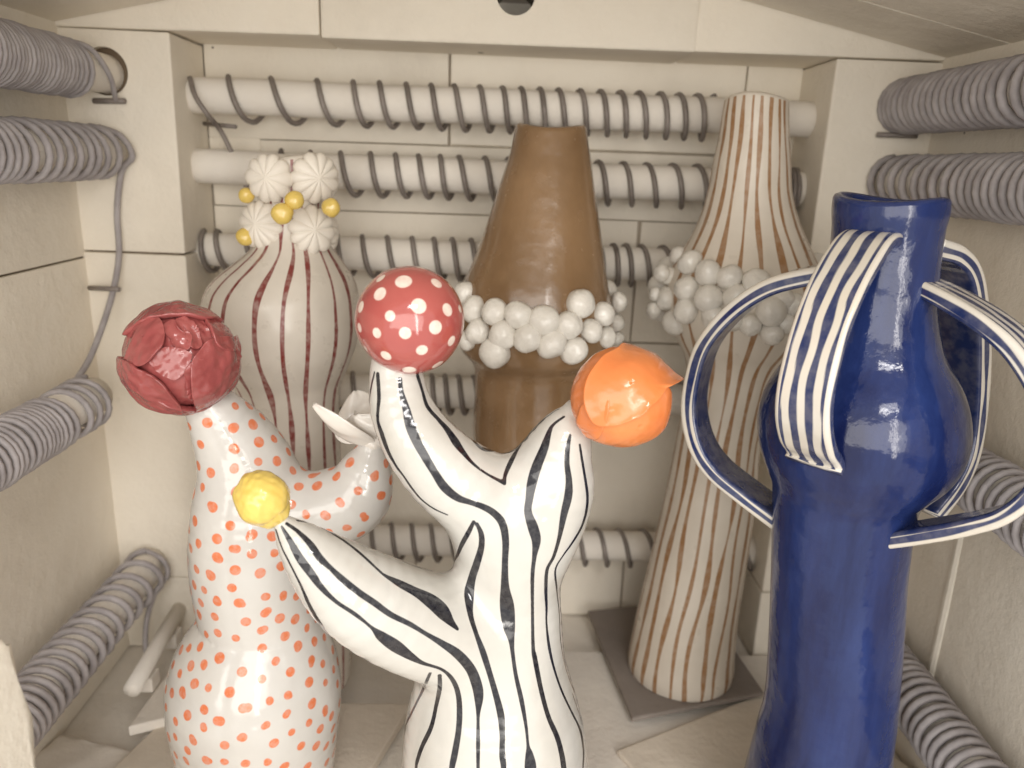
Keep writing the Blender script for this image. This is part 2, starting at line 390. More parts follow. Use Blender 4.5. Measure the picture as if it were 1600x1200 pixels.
element('heating element near the floor on the left wall, loosely wound at its far end', (-XT, yn, ZT[3]), (-XT, .502, ZT[3]), RT_,
        [pitch(.0, .3655, np.concatenate([gaps(42, lambda t: .8+.3*t, 10, .3), gaps(10, lambda t: 1.5+1.3*t, 11, .1)]))], RC+.0012, .0022, leads=[(pL4, .0018)], group=gL, seed=11, jit=.02)
gR = 'heating elements along the right wall'
element('heating element with dense coil, topmost on the right wall', (XT+.003, yn, ZT[0]), (XT+.003, yb, ZT[0]), RT_,
        [pitch(.0, .380, np.concatenate([gaps(30, lambda t: 1.35, 13, .22), gaps(18, lambda t: 1.0, 14, .3)]))], RC+.0016, .0023, group=gR, seed=15, jit=.02,
        pins=[((XT-.012, .500, ZT[0]-.0185), (XT+.012, .498, ZT[0]-.0185), .0016)])
element('heating element second from top on the right wall, behind the blue vase rim', (XT+.003, yn, ZT[1]), (XT+.003, YP+.003, ZT[1]), RT_,
        [pitch(.0, .3735, np.concatenate([gaps(42, lambda t: 1.0, 17, .3), gaps(8, lambda t: 1.5+.5*t, 18, .2)]))], RC+.0016, .0022, group=gR, seed=17, jit=.02)
element('heating element third from top on the right wall, behind the blue vase handle', (XT+.003, yn, ZT[2]), (XT+.003, YP+.003, ZT[2]), RT_,
        [pitch(.0, .340, gaps(50, lambda t: 1.0, 19, .25))], RC+.0014, .0018, group=gR, seed=19, jit=.03)
element('heating element near the floor on the right wall, beside the blue vase foot', (XT+.003, yn, ZT[3]), (XT+.003, YP+.003, ZT[3]), RT_,
        [pitch(.0, .335, gaps(50, lambda t: 1.0, 21, .35))], RC+.0014, .0023, group=gR, seed=21, jit=.02)
# back wall tubes: turn positions read along the tube
gB = 'heating elements across the back wall'
YT = .536
def bx(pts, y, z):     # photo x -> world x on the tube front
    return np.array([atY(x, y, YT-.015)[0] for x in pts])
def back(label, zc, turns_px, y_px, seed, leads=(), pins=(), x0=-XI-.01, x1=XI+.01, gap=None):
    tl = []
    for tp in turns_px: tl.append(bx(tp, y_px, zc) - x0)
    return element(label, (x0, YT, zc), (x1, YT, zc), .0114, tl, .0136, .0018, leads=leads, pins=pins, group=gB, seed=seed, jit=.02, n=22, phase=0.0, flip=False)
element.wire = M_WIRED
zb = [H+.033, H-.0115, H-.066, H-.164, H-.284]
ld = [tuple(atY(x, y, Y)) for x, y, Y in ((297, 122, .528), (305, 150, .516), (325, 180, .517), (345, 205, .53), (367, 250, .532), (388, 300, .535))]
back('heating element topmost across the back wall with open spiral wire', zb[0],
     [[345, 413, 487, 545, 587, 630, 670, 707, 748, 785, 815, 845, 875, 910, 943, 975, 1005, 1040, 1070, 1100, 1128]], 130, 31, leads=[(ld, .0017)],
     pins=[(tuple(atY(318, 193, .553)), tuple(atY(368, 198, .530)), .0014)])
back('heating element second from top across the back wall, behind the brown vase', zb[1],
     [[430, 477, 525, 573, 613, 650, 685, 715, 757, 795, 835, 870, 905, 940, 980, 1018, 1060, 1100, 1140, 1180, 1215], [1225, 1232, 1240, 1248, 1256, 1262]], 245, 33)
back('heating element third from top across the back wall, behind the striped vases', zb[2],
     [[307, 327, 372, 430, 480, 520, 560, 600, 640, 675, 705, 735, 770, 800, 830, 860, 890, 915, 940, 965, 985, 1010, 1045, 1085, 1130, 1180, 1230]], 375, 35)
back('heating element fourth from top across the back wall, seen beside the red dotted ball', zb[3],
     [[330, 370, 420, 470, 510, 545, 580, 612, 645, 672, 693, 715, 740, 770, 800, 840, 880, 930, 980, 1030, 1080, 1140, 1200, 1260]], 600, 37)
back('heating element lowest across the back wall near the floor', zb[4],
     [[330, 360, 390, 420, 450, 480, 510, 540, 575, 608, 640, 671, 700, 735, 770, 805, 840, 872, 905, 940, 975, 1015, 1060, 1110, 1160, 1220]], 845, 39)

# ------------------------------------------------------------------ sculpted bodies
def cone_chain(P, R):
    """signed distance of a chain of round cones, P (n,3) R (n)"""
    P = np.asarray(P, float); R = np.asarray(R, float)
    def f(X):
        best = np.full(len(X), 9.0)
        for a, b, ra, rb in zip(P[:-1], P[1:], R[:-1], R[1:]):
            ab = b-a; L2 = ab@ab
            h = np.clip(((X-a)@ab)/L2, 0, 1)
            d = np.linalg.norm(X - a - h[:, None]*ab, axis=1) - (ra + (rb-ra)*h)
            np.minimum(best, d, out=best)
        return best
    return f
def smin(a, b, k):
    h = np.clip(.5 + .5*(b-a)/k, 0, 1); return b*(1-h) + a*h - k*h*(1-h)
def smax(a, b, k): return -smin(-a, -b, k)
def surface_nets(f, lo, hi, h):
    lo = np.array(lo, float); n = np.ceil((np.array(hi)-lo)/h).astype(int)+1
    ax = [lo[i]+h*np.arange(n[i]) for i in range(3)]
    G3 = np.stack(np.meshgrid(*ax, indexing='ij'), -1).reshape(-1, 3)
    D = np.concatenate([f(c) for c in np.array_split(G3, max(1, len(G3)//200000))]).reshape(n)
    ins = D < 0
    c = sum(ins[i:n[0]-1+i, j:n[1]-1+j, k:n[2]-1+k].astype(np.int8) for i in (0, 1) for j in (0, 1) for k in (0, 1))
    mix = (c > 0) & (c < 8); idx = np.argwhere(mix)
    num = -np.ones(mix.shape, np.int64); num[mix] = np.arange(len(idx))
    acc = np.zeros((len(idx), 3)); cnt = np.zeros(len(idx))
    corners = [(i, j, k) for i in (0, 1) for j in (0, 1) for k in (0, 1)]
    for a in corners:
        for d in range(3):
            if a[d] == 0:
                b = list(a); b[d] = 1
                da = D[tuple((idx+a).T)]; db = D[tuple((idx+b).T)]; m = (da < 0) != (db < 0)
                t = np.where(m, da/np.where(m, da-db, 1), 0)
                p = idx + np.array(a, float); p[:, d] += t; acc[m] += p[m]; cnt[m] += 1
    V = lo + h*acc/cnt[:, None]
    Fs = []
    for d in range(3):
        u, v = (d+1) % 3, (d+2) % 3
        sl0 = [slice(None)]*3; sl1 = [slice(None)]*3; sl0[d] = slice(0, n[d]-1); sl1[d] = slice(1, n[d])
        ch = ins[tuple(sl0)] != ins[tuple(sl1)]; e = np.argwhere(ch)
        e = e[(e[:, u] > 0) & (e[:, v] > 0) & (e[:, u] < n[u]-1) & (e[:, v] < n[v]-1)]
        flip = ~ins[tuple(e.T)]
        q = []
        for du, dv in ((-1, -1), (0, -1), (0, 0), (-1, 0)):
            g = e.copy(); g[:, u] += du; g[:, v] += dv; q.append(num[tuple(g.T)])
        q = np.stack(q, 1); q[flip] = q[flip][:, ::-1]; Fs.append(q)
    return V, np.vstack(Fs)
def project(f, V, it=3, e=2e-4):
    for _ in range(it):
        d = f(V); g = np.stack([f(V+np.eye(3)[i]*e) - d for i in range(3)], 1)/e
        V = V - (d/np.maximum((g*g).sum(1), .2))[:, None]*g
    return V
def subdivide(V, Fq):
    me = np_mesh('t', V, Fq); o = link('t', me, None, None, False)
    md = o.modifiers.new('s', 'SUBSURF'); md.subdivision_type = 'CATMULL_CLARK'; md.levels = md.render_levels = 1
    dg = bpy.context.evaluated_depsgraph_get(); ev = o.evaluated_get(dg).to_mesh()
    n = len(ev.vertices); V2 = np.empty(n*3, np.float32); ev.vertices.foreach_get('co', V2)
    F2 = np.empty(len(ev.loops), np.int32); ev.loops.foreach_get('vertex_index', F2)
    o.evaluated_get(dg).to_mesh_clear(); bpy.data.objects.remove(o); bpy.data.meshes.remove(me)
    return V2.reshape(-1, 3).astype(float), F2.reshape(-1, 4)
def sculpt(arms, k, seed, h=.0021, wob=.0006, levels=1, zb=.0005):
    """arms: list of lists (x_px, y_px, r_px, Y) read off the photograph, placed at real depths"""
    fs = []; lo = np.full(3, 9.0); hi = -lo
    for arm in arms:
        P = []; R = []
        for x, y, r, Y in arm:
            p = atY(x, y, Y); P.append(p); R.append(r*depth(p)/F)
        q = spline(np.column_stack([P, R]), 3); P, R = q[:, :3], q[:, 3]
        fs.append(cone_chain(P, R)); lo = np.minimum(lo, (P-R[:, None]).min(0)); hi = np.maximum(hi, (P+R[:, None]).max(0))
    def f(X):
        d = fs[0](X)
        for g in fs[1:]: d = smin(d, g(X), k)
        return smax(d + wob*waves(X, 95, seed), zb - X[:, 2], .004)
    lo[2] = max(lo[2], zb)
    V, Q = surface_nets(f, lo-.006, hi+.006, h)
    for _ in range(levels): V, Q = subdivide(V, Q)
    V = project(f, V, 2)
    return V, Q
class Surf:
    def __init__(s, V, Q): s.t = BVHTree.FromPolygons(V.tolist(), Q.tolist())
    def hit(s, x, y):
        d = Vector(ray(x, y)).normalized(); r = s.t.ray_cast(Vector(CAM), d)
        return (np.array(r[0]), np.array(r[1])) if r[0] is not None else None
    def near(s, p):
        r = s.t.find_nearest(Vector(p)); return np.array(r[0]), np.array(r[1])
def strokes_to_points(surf, strokes, Yc, mirror=True, step=1.6):
    pts, rad = [], []
    for st in strokes:
        q = spline(np.array(st, float), 10)
        L = np.concatenate([[0], np.cumsum(np.linalg.norm(np.diff(q[:, :2], axis=0), axis=1))])
        s = np.arange(0, L[-1], step); q = np.column_stack([np.interp(s, L, q[:, i]) for i in range(3)])
        for x, y, w in q:
            h = surf.hit(x, y)
            p = h[0] if h else surf.near(atY(x, y, Yc))[0]
            r = max(w, 2.5)*.5*depth(p)/F
            pts.append(p); rad.append(r)
            if mirror:
                m = p.copy(); m[1] = 2*Yc - m[1]; m2, n2 = surf.near(m)
                if n2[1] > .05: pts.append(m2); rad.append(r)
    return np.array(pts), np.array(rad)
def ink_from_points(V, pts, rad, nn=3):
    kd = kdtree.KDTree(len(pts))
    for i, p in enumerate(pts): kd.insert(p, i)
    kd.balance(); out = np.empty(len(V))
    for i, v in enumerate(V):
        out[i] = min((d - rad[j] for _, j, d in kd.find_n(v, nn)), default=1)
    return out

# ---- white cactus with black brushwork
Yk = .300
trunk = [(776, 1330, 135, Yk), (775, 1260, 142, Yk), (774, 1200, 144, Yk), (773, 1150, 141, Yk), (772, 1100, 128, Yk), (776, 1050, 110, Yk), (788, 1000, 92, Yk), (797, 940, 80, Yk), (796, 890, 76, Yk), (795, 845, 78, Yk), (800, 800, 74, Yk)]
armL = [(800, 850, 70, Yk-.004), (752, 778, 72, Yk-.010), (698, 735, 65, Yk-.014), (655, 687, 57, Yk-.015), (629, 640, 50, Yk-.013), (621, 592, 42, Yk-.010), (620, 570, 38, Yk-.009)]
armR = [(802, 880, 62, Yk), (838, 818, 72, Yk-.004), (856, 768, 71, Yk-.006), (864, 722, 60, Yk-.006), (880, 682, 44, Yk-.006), (893, 657, 28, Yk-.006), (900, 645, 24, Yk-.006)]
armD = [(765, 1015, 80, Yk-.004), (692, 987, 82, Yk-.014), (622, 961, 80, Yk-.024), (562, 930, 72, Yk-.032), (515, 894, 57, Yk-.036), (474, 855, 37, Yk-.039), (447, 824, 17, Yk-.040), (436, 812, 11, Yk-.040)]
V, Q = sculpt([trunk, armL, armR, armD], .012, 5, h=.0028, wob=.0005, levels=1, zb=.0006)
SB = Surf(V, Q)
V2, Q2 = subdivide(V, Q)
strokes = [
 [(585,582,4),(579,610,5),(577,635,3)],
 [(590,585,7),(592,620,7),(590,655,7),(597,680,11),(606,705,10),(618,727,7),(632,746,5),(645,765,6),(660,782,5),(680,796,4),(700,805,3)],
 [(625,592,6),(627,612,7),(635,640,11),(641,665,14),(651,690,13),(665,715,12),(680,740,11),(695,762,13),(715,778,11),(735,785,8),(755,792,9),(772,802,10),(785,818,11),(790,845,10),(789,880,9),(789,915,12),(792,945,20),(795,975,18),(799,1000,9),(801,1020,6),(806,1055,6),(815,1095,7),(822,1135,5),(825,1165,5),(827,1180,12),(829,1200,18),(830,1230,14),(830,1270,6)],
 [(653,588,8),(660,610,7),(668,635,8),(685,655,9),(700,672,13),(712,690,15),(725,708,9),(740,725,5),(760,740,4),(788,755,6)],
 [(788,755,6),(790,740,6),(803,712,8),(815,692,10),(825,675,11),(840,657,8),(855,645,5),(873,637,3)],
 [(664,586,4),(672,605,4),(685,626,3),(705,647,4),(722,668,6),(737,685,10),(752,700,10),(770,703,9),(790,700,6),(808,680,4),(825,660,5),(845,642,4),(870,635,3)],
 [(881,651,4),(865,663,5),(858,675,8),(850,700,13),(838,730,15),(831,755,14),(827,780,11),(825,800,11),(833,825,15),(838,845,13),(835,870,7),(832,900,6),(832,950,5),(833,1010,6),(836,1030,8),(846,1080,8),(857,1120,8),(870,1150,9),(877,1175,10),(881,1200,11),(884,1240,8)],
 [(891,680,4),(887,700,7),(886,725,8),(889,750,10),(888,775,13),(881,805,11),(874,840,7),(865,870,6),(855,890,6),(853,920,6),(854,950,5),(854,975,4),(858,1010,6),(866,1045,5),(878,1080,5),(892,1110,5),(903,1132,6),(909,1150,10),(912,1175,10),(911,1200,8),(908,1240,6)],
 [(906,695,4),(909,715,5),(914,745,6),(918,775,7),(916,800,8),(908,825,8),(893,850,6),(880,868,4),(868,890,4),(870,920,4),(874,960,4),(876,1000,4),(883,1040,4),(895,1075,5),(908,1100,4),(916,1130,3)],
 [(740,815,5),(733,830,7),(722,850,7),(712,872,6),(700,888,6),(680,892,5),(650,885,5),(620,872,5),(590,855,5),(560,838,4),(545,832,3)],
 [(745,818,5),(752,835,8),(752,855,9),(745,880,11),(737,905,13),(733,930,14),(735,960,9),(744,990,7),(755,1020,9),(766,1055,8),(776,1090,9),(783,1120,10),(785,1150,8),(785,1180,9),(787,1200,8),(789,1250,6)],
 [(465,813,5),(485,817,6),(510,828,9),(535,843,7),(560,862,6),(580,880,5),(600,898,5),(625,912,12),(650,925,15),(675,940,23),(692,955,23),(705,972,11),(716,984,4)],
 [(448,818,5),(465,830,6),(485,850,9),(500,872,10),(517,888,7),(535,905,9),(560,925,9),(585,942,9),(610,960,8),(640,975,7),(665,990,6),(690,1005,9),(715,1022,13),(735,1045,14),(745,1070,15),(748,1090,13),(747,1120,5),(747,1160,6),(747,1200,5),(748,1250,5)],
 [(440,823,4),(453,845,8),(468,872,12),(485,895,12),(502,918,9),(525,940,6),(555,960,6),(580,980,5),(597,995,15),(618,1010,19),(640,1025,13),(660,1036,7),(690,1046,5),(707,1062,7),(716,1085,8),(718,1115,9),(716,1145,9),(710,1180,10),(706,1200,9),(700,1250,6)],
 [(431,828,4),(440,855,4),(455,885,4),(470,915,5),(483,945,9),(497,970,12),(512,990,10),(530,1008,6),(550,1020,4),(575,1031,3)],
 [(672,1052,5),(662,1075,6),(645,1110,6),(633,1135,6),(629,1160,4),(630,1200,4)],
 [(687,1055,6),(687,1075,7),(682,1100,7),(674,1135,8),(660,1165,8),(653,1185,8),(650,1200,7),(648,1250,5)]]
pts, rad = strokes_to_points(SB, strokes, Yk-.006)
rad = rad*1.12
ink = ink_from_points(V2, pts, rad)
cactus = thing('cactus_sculpture', 'white ceramic cactus with bold black stripes and three flower-tipped arms, front centre', 'sculpture', 'ceramic pieces in the kiln')
me = np_mesh('body', V2, Q2); add_attr(me, 'ink', ink); link('body', me, M_BLACKSTRIPE, cactus)

def ball_verts(nu, nv):
    th = np.linspace(0, PI, nv+1); ph = np.linspace(0, 2*PI, nu, endpoint=False)
    T, P = np.meshgrid(th, ph, indexing='ij')
    D = np.stack([np.sin(T)*np.cos(P), np.sin(T)*np.sin(P), np.cos(T)], -1).reshape(-1, 3)
    i, j = np.meshgrid(np.arange(nv), np.arange(nu), indexing='ij'); j2 = (j+1) % nu
    return D, np.stack([i*nu+j, (i+1)*nu+j, (i+1)*nu+j2, i*nu+j2], -1).reshape(-1, 4)
def ball_frame(c):
    w = unit(CAM-c); u = unit(RT - w*(RT@w)); return u, np.cross(w, u), w
def dir_px(c, R, x, y):
    """unit direction from ball centre c to the ball point seen at photo (x,y)"""
    u, v, w = ball_frame(c); cx, cy = proj(c); s = depth(c)/F/R
    a, b = (x-cx)*s, -(y-cy)*s; q = a*a+b*b
    if q > .985: k = math.sqrt(.985/q); a *= k; b *= k; q = .985
    return unit(u*a + v*b + w*math.sqrt(1-q))

# red ball with white dots
c = atY(640, 501, Yk-.010); R = 84*depth(c)/F
D, Q = ball_verts(120, 80)
Vb = c + D*R*(1 + .018*waves(D, 2.6, 11) + .006*waves(D, 8, 12))[:, None]
dots = [(340,370,62),(550,265,68),(840,275,58),(160,480,48),(430,565,54),(680,480,76),(935,510,58),(310,715,50),(560,715,58),(825,665,56),(145,670,40),(385,920,56),(705,865,56),(975,790,48),(590,1050,54),(380,1060,62),(850,1010,50),(1015,885,40),(190,865,38),(1055,500,40),(1095,650,34),(970,285,36),(345,225,52),(710,125,50)]
dd = [dir_px(c, R, 540+x/6, 400+y/6) for x, y, _ in dots]; dr = [r/6*depth(c)/F*1.0 for *_, r in dots]
r_ = np.random.default_rng(4); tries = 0
while tries < 400:
    tries += 1; d = unit(r_.normal(size=3))
    if d@unit(CAM-c) < .05 and max(d@e for e in dd) < math.cos(.42): dd.append(d); dr.append(r_.uniform(7.5, 10.5)*depth(c)/F)
dd = np.array(dd); dr = np.array(dr)
Dn = unit(D) if False else D
ang = np.arccos(np.clip(Dn@dd.T, -1, 1))*R - dr[None]*(1+.16*np.stack([wave1(np.arctan2(D[:, 0]*1.3+i, D[:, 2]+.1*i)*2, 2.0, 40+i) for i in range(len(dd))], 1))
me = np_mesh('dotted_ball', Vb, Q); add_attr(me, 'ink', ang.min(1)); o = link('dotted_ball', me, M_REDBALL, cactus); o['label'] = 'glossy red ball with white dots on the cactus arm'

# yellow bud
c = atY(409, 778, Yk-.042); R = 43*depth(c)/F
ax = unit(atY(444, 818, Yk-.040) - c)
D, Q = ball_verts(90, 60)
al = D@ax
rr = R*(1 + .075*waves(D, 3.0, 21) + .035*waves(D, 8, 22) + .012*waves(D, 20, 23) + .45*np.clip(al-.72, 0, 1)*1.6) * (1 - .0*al)
Vy = c + D*rr[:, None]
o = link('yellow_bud', np_mesh('yellow_bud', Vy, Q), M_YELLOW, cactus)

# ---- petals
def petal(c, R, dirv, up_hint, radii, layer, lift, seed, th=.0012, ruf=.02, nr=22, ns=72, power=3, wr=0.0, big_=.018, flat=True):
    """curved shell lying on a ball; radii: angular extent in degrees for directions around the petal (0 = right, 90 = up)"""
    d = unit(dirv); e1 = unit(np.cross(up_hint, d)); e2 = np.cross(d, e1)
    a = np.linspace(0, 2*PI, ns, endpoint=False)
    rad_ = np.radians(np.array(list(radii)+[radii[0]], float)); k = np.linspace(0, 2*PI, len(rad_))
    # smooth periodic interpolation
    m = len(radii); kk = a/(2*PI)*m; i0 = np.floor(kk).astype(int); t = kk-i0
    Rd = np.radians(np.array(radii, float)); g = lambda i: Rd[i % m]
    rho = .5*((2*g(i0)) + (g(i0+1)-g(i0-1))*t + (2*g(i0-1)-5*g(i0)+4*g(i0+1)-g(i0+2))*t**2 + (-g(i0-1)+3*g(i0)-3*g(i0+1)+g(i0+2))*t**3)
    rho = rho*(1 + .03*wave1(np.cos(a)*2+np.sin(a), 3, seed))
    V = []; q = np.linspace(0, 1, nr)
    def shell(off):
        P = []
        for s in q[1:]:
            ang = rho*s
            dr_ = np.cos(ang)[:, None]*d + np.sin(ang)[:, None]*(np.cos(a)[:, None]*e1 + np.sin(a)[:, None]*e2)
            lf = lift(a) if callable(lift) else lift
            edge = s**power*(np.clip((dr_@unit(CAM-c))*1.5, 0, 1) if flat else 1)
            r = R*(layer + lf*edge + ruf*edge*wave1(np.cos(a)*2.2-np.sin(a)*1.3, 4.5, seed+1) + big_*waves(dr_, 4, seed+2) + wr*waves(dr_, 12, seed+3) + wr*.35*waves(dr_, 30, seed+4)) + off*(1 if s < .999 else .45)
            P.append(c + dr_*r[:, None])
        return np.vstack(P)
    def centre(off): return (c + d*(R*layer + off))[None]
    A, B = shell(0), shell(-th); n = (nr-1)*ns
    V = np.vstack([A, B, centre(0), centre(-th)]); Fq = []
    j = np.arange(ns); j2 = (j+1) % ns
    for i in range(nr-2):
        Fq.append(np.stack([i*ns+j, (i+1)*ns+j, (i+1)*ns+j2, i*ns+j2], 1))
        Fq.append(np.stack([n+i*ns+j2, n+(i+1)*ns+j2, n+(i+1)*ns+j, n+i*ns+j], 1))
    i = nr-2; Fq.append(np.stack([i*ns+j, n+i*ns+j, n+i*ns+j2, i*ns+j2], 1))
    Fq = np.vstack(Fq).tolist()
    Fq += [(2*n, int(x), int(y)) for x, y in zip(j, j2)] + [(2*n+1, n+int(y), n+int(x)) for x, y in zip(j, j2)]
    me = bpy.data.meshes.new('petal'); me.from_pydata(V.tolist(), [], Fq); me.update(); return me

def outline(c, R, x0, y0, poly, m=48):
    """angular radii of a petal whose edge is seen through the photo points poly; edges at the silhouette wrap on round the back"""
    d = dir_px(c, R, x0, y0); up_ = ball_frame(c)[1]; e1 = unit(np.cross(up_, d)); e2 = np.cross(d, e1)
    cx, cy = proj(c); k = depth(c)/F/R; q = spline(np.array(list(poly)+[poly[0]], float), 8)[:-1]; ph, rh = [], []
    for x, y in q:
        t = dir_px(c, R, x, y); wrap = 1.3 if ((x-cx)**2+(y-cy)**2)*k*k > .95 else 1.0
        ph.append(math.atan2(t@e2, t@e1) % (2*PI)); rh.append(math.degrees(math.acos(max(-1, min(1, t@d))))*wrap)
    o_ = np.argsort(ph); ph = np.array(ph)[o_]; rh = np.array(rh)[o_]
    g = np.interp(np.arange(m)/m*2*PI, np.concatenate([ph-2*PI, ph, ph+2*PI]), np.tile(rh, 3))
    return list((np.roll(g, 1)+2*g+np.roll(g, -1))/4)
# orange flower
c = atY(970, 623, Yk-.014); R = 84*depth(c)/F
u, v, w = ball_frame(c)
D, Q = ball_verts(100, 70)
core = c + D*(R*.90*(1 + .03*waves(D, 3, 31)))[:, None]
flower = link('orange_flower', np_mesh('orange_flower', core, Q), M_ORANGE, cactus)
def pet(parent, m, c, R, x, y, radii, layer, lift, seed, **kw):
    o = link('petal', petal(c, R, dir_px(c, R, x, y), v, radii, layer, lift, seed, **kw), m, parent); return o
up_poly = [(1052, 590), (1036, 606), (1012, 634), (990, 651), (962, 661), (934, 660), (920, 628), (926, 592), (950, 560), (990, 534), (1030, 530), (1060, 555)]
pet(flower, M_ORANGE, c, R, 985, 600, outline(c, R, 985, 600, up_poly), 1.0, lambda a: .07 + .17*np.exp(-((a-.24)/.26)**2), 33, th=.0026, ruf=.012, ns=144, nr=36, wr=.004, big_=.03, power=6, flat=False)
pet(flower, M_ORANGE, c, R, 1000, 665, [66, 60, 52, 50, 52, 60, 70, 74, 72, 70, 70, 68], .935, .05, 37, ruf=.03, ns=120, nr=32, wr=.007, big_=.04)
pet(flower, M_ORANGE, c, R, 905, 605, [40, 44, 60, 70, 70, 66, 60, 60, 62, 62, 56, 46], .935, .04, 41, ruf=.03, ns=120, nr=32, wr=.007, big_=.04)
set_base(cactus, tuple(np.array([*atY(776, 1330, Yk)[:2], 0.0])))
for o in flower.children: o.matrix_parent_inverse = Matrix()   # petals share the flower's frame

# ---- white cactus with orange dots
Yd = .362
t2 = [(410, 1262, 88, Yd), (408, 1230, 104, Yd), (405, 1180, 116, Yd), (401, 1125, 126, Yd), (399, 1078, 132, Yd), (404, 1028, 113, Yd), (411, 988, 90, Yd), (402, 945, 90, Yd), (394, 900, 92, Yd), (390, 850, 92, Yd), (390, 800, 86, Yd), (391, 750, 76, Yd), (375, 702, 64, Yd), (350, 662, 50, Yd-.004), (326, 632, 36, Yd-.008), (310, 610, 28, Yd-.010)]
a2 = [(430, 815, 56, Yd), (488, 800, 60, Yd), (530, 789, 59, Yd), (558, 774, 54, Yd), (572, 742, 42, Yd), (579, 714, 26, Yd), (581, 694, 18, Yd)]
V, Q = sculpt([t2, a2], .010, 15, h=.0031, wob=.0008, levels=1, zb=.0122)
V, Q = subdivide(V, Q)
sp = .0088; kept = []; cell = {}
order = np.random.default_rng(2).permutation(len(V))
for i in order[:60000]:
    p = V[i]; k = tuple((p//sp).astype(int)); ok = True
    for dx in (-1, 0, 1):
        for dy in (-1, 0, 1):
            for dz in (-1, 0, 1):
                for q_ in cell.get((k[0]+dx, k[1]+dy, k[2]+dz), ()):
                    if ((p-q_)**2).sum() < sp*sp: ok = False; break
                if not ok: break
            if not ok: break
        if not ok: break
    if ok and not (p[0] > atY(560, 715, Yd)[0] and p[2] > atY(560, 712, Yd)[2]): kept.append(p); cell.setdefault(k, []).append(p)
kept = np.array(kept); r_ = np.random.default_rng(8)
# each dot is two overlapping dabs so that its outline is uneven
pts = np.vstack([kept, kept + r_.normal(size=kept.shape)*.0008]); rad = np.concatenate([r_.uniform(.0019, .0028, len(kept)), r_.uniform(.0015, .0025, len(kept))])
ink = ink_from_points(V, pts, rad, 3)
dotted = thing('cactus_sculpture', 'white ceramic cactus covered in orange dots with dark pink peony bud on top', 'sculpture', 'ceramic pieces in the kiln')
me = np_mesh('body', V, Q); add_attr(me, 'ink', ink); link('body', me, M_DOTTED, dotted)
# peony
c = atY(283, 561, Yd-.014); R = 92*depth(c)/F
u, v, w = ball_frame(c)
D, Q = ball_verts(110, 80)
dv = dir_px(c, R, 292, 520)
dent = np.exp(-((np.arccos(np.clip(D@dv, -1, 1))/.42)**2))
core = c + D*(R*(.84 - .06*dent + .016*waves(D, 9, 51) + .010*waves(D, 26, 52) + .035*dent*np.sin(34*(D@u)+9*(D@v))))[:, None]
peony = link('peony_bud', np_mesh('peony_bud', core, Q), M_PEONY, dotted); peony['label'] = 'dark pink glazed peony bud with overlapping petals'
def pp(x, y, radii, layer, lift, seed, **kw):
    kw = {**dict(ruf=.014, ns=120, nr=34, th=.0026, wr=.014, power=4, big_=.022), **kw}
    return link('petal', petal(c, R, dir_px(c, R, x, y), v, radii, layer, lift, seed, **kw), M_PEONY, peony)
def po(x0, y0, poly, layer, lift, seed, **kw):
    P = [(170+a/5.715, 450+b/5.715) for a, b in poly]
    return pp(x0, y0, outline(c, R, x0, y0, P), layer, lift, seed, **{**dict(ns=144), **kw})
po(265, 562, [(430, 545), (560, 520), (690, 550), (745, 600), (700, 720), (610, 830), (500, 800), (400, 720), (350, 620)], .885, .03, 61, wr=.024)
po(230, 525, [(240, 320), (470, 270), (505, 500), (440, 590), (320, 700), (180, 640), (60, 560), (90, 400)], .915, .03, 63, wr=.022)
po(225, 610, [(250, 670), (400, 785), (500, 870), (590, 990), (650, 1120), (500, 1180), (250, 1130), (60, 950), (40, 720), (150, 640)], .972, .02, 65, wr=.022)
po(345, 580, [(735, 620), (728, 800), (745, 1000), (800, 1180), (1000, 1150), (1200, 900), (1260, 650), (1150, 480), (1000, 420), (880, 470), (800, 540)], .972, .025, 67, wr=.02)
po(268, 474, [(200, 350), (400, 275), (560, 245), (700, 235), (850, 265), (980, 250), (1000, 110), (700, 20), (400, 60), (220, 180)], .968, .03, 69, wr=.02)
po(352, 505, [(850, 250), (900, 400), (960, 520), (1100, 560), (1260, 520), (1180, 250), (1020, 140)], .945, .03, 71, wr=.02)
pp(286, 652, [46, 28, 18, 20, 26, 42, 50, 52, 48, 48, 50, 50], .94, .02, 73)
pp(306, 606, [10, 14, 24, 28, 24, 14, 10, 10, 14, 18, 14, 10], .905, .0, 75, wr=.035)
pp(318, 510, [9, 8, 12, 20, 24, 18, 9, 8, 12, 20, 22, 13], .87, .035, 77, wr=.025)
pp(300, 516, [8, 8, 10, 18, 22, 16, 8, 8, 12, 18, 18, 10], .868, .03, 78, wr=.025)
pp(280, 520, [12, 9, 10, 16, 20, 18, 12, 9, 12, 16, 18, 14], .865, .03, 79, wr=.025)
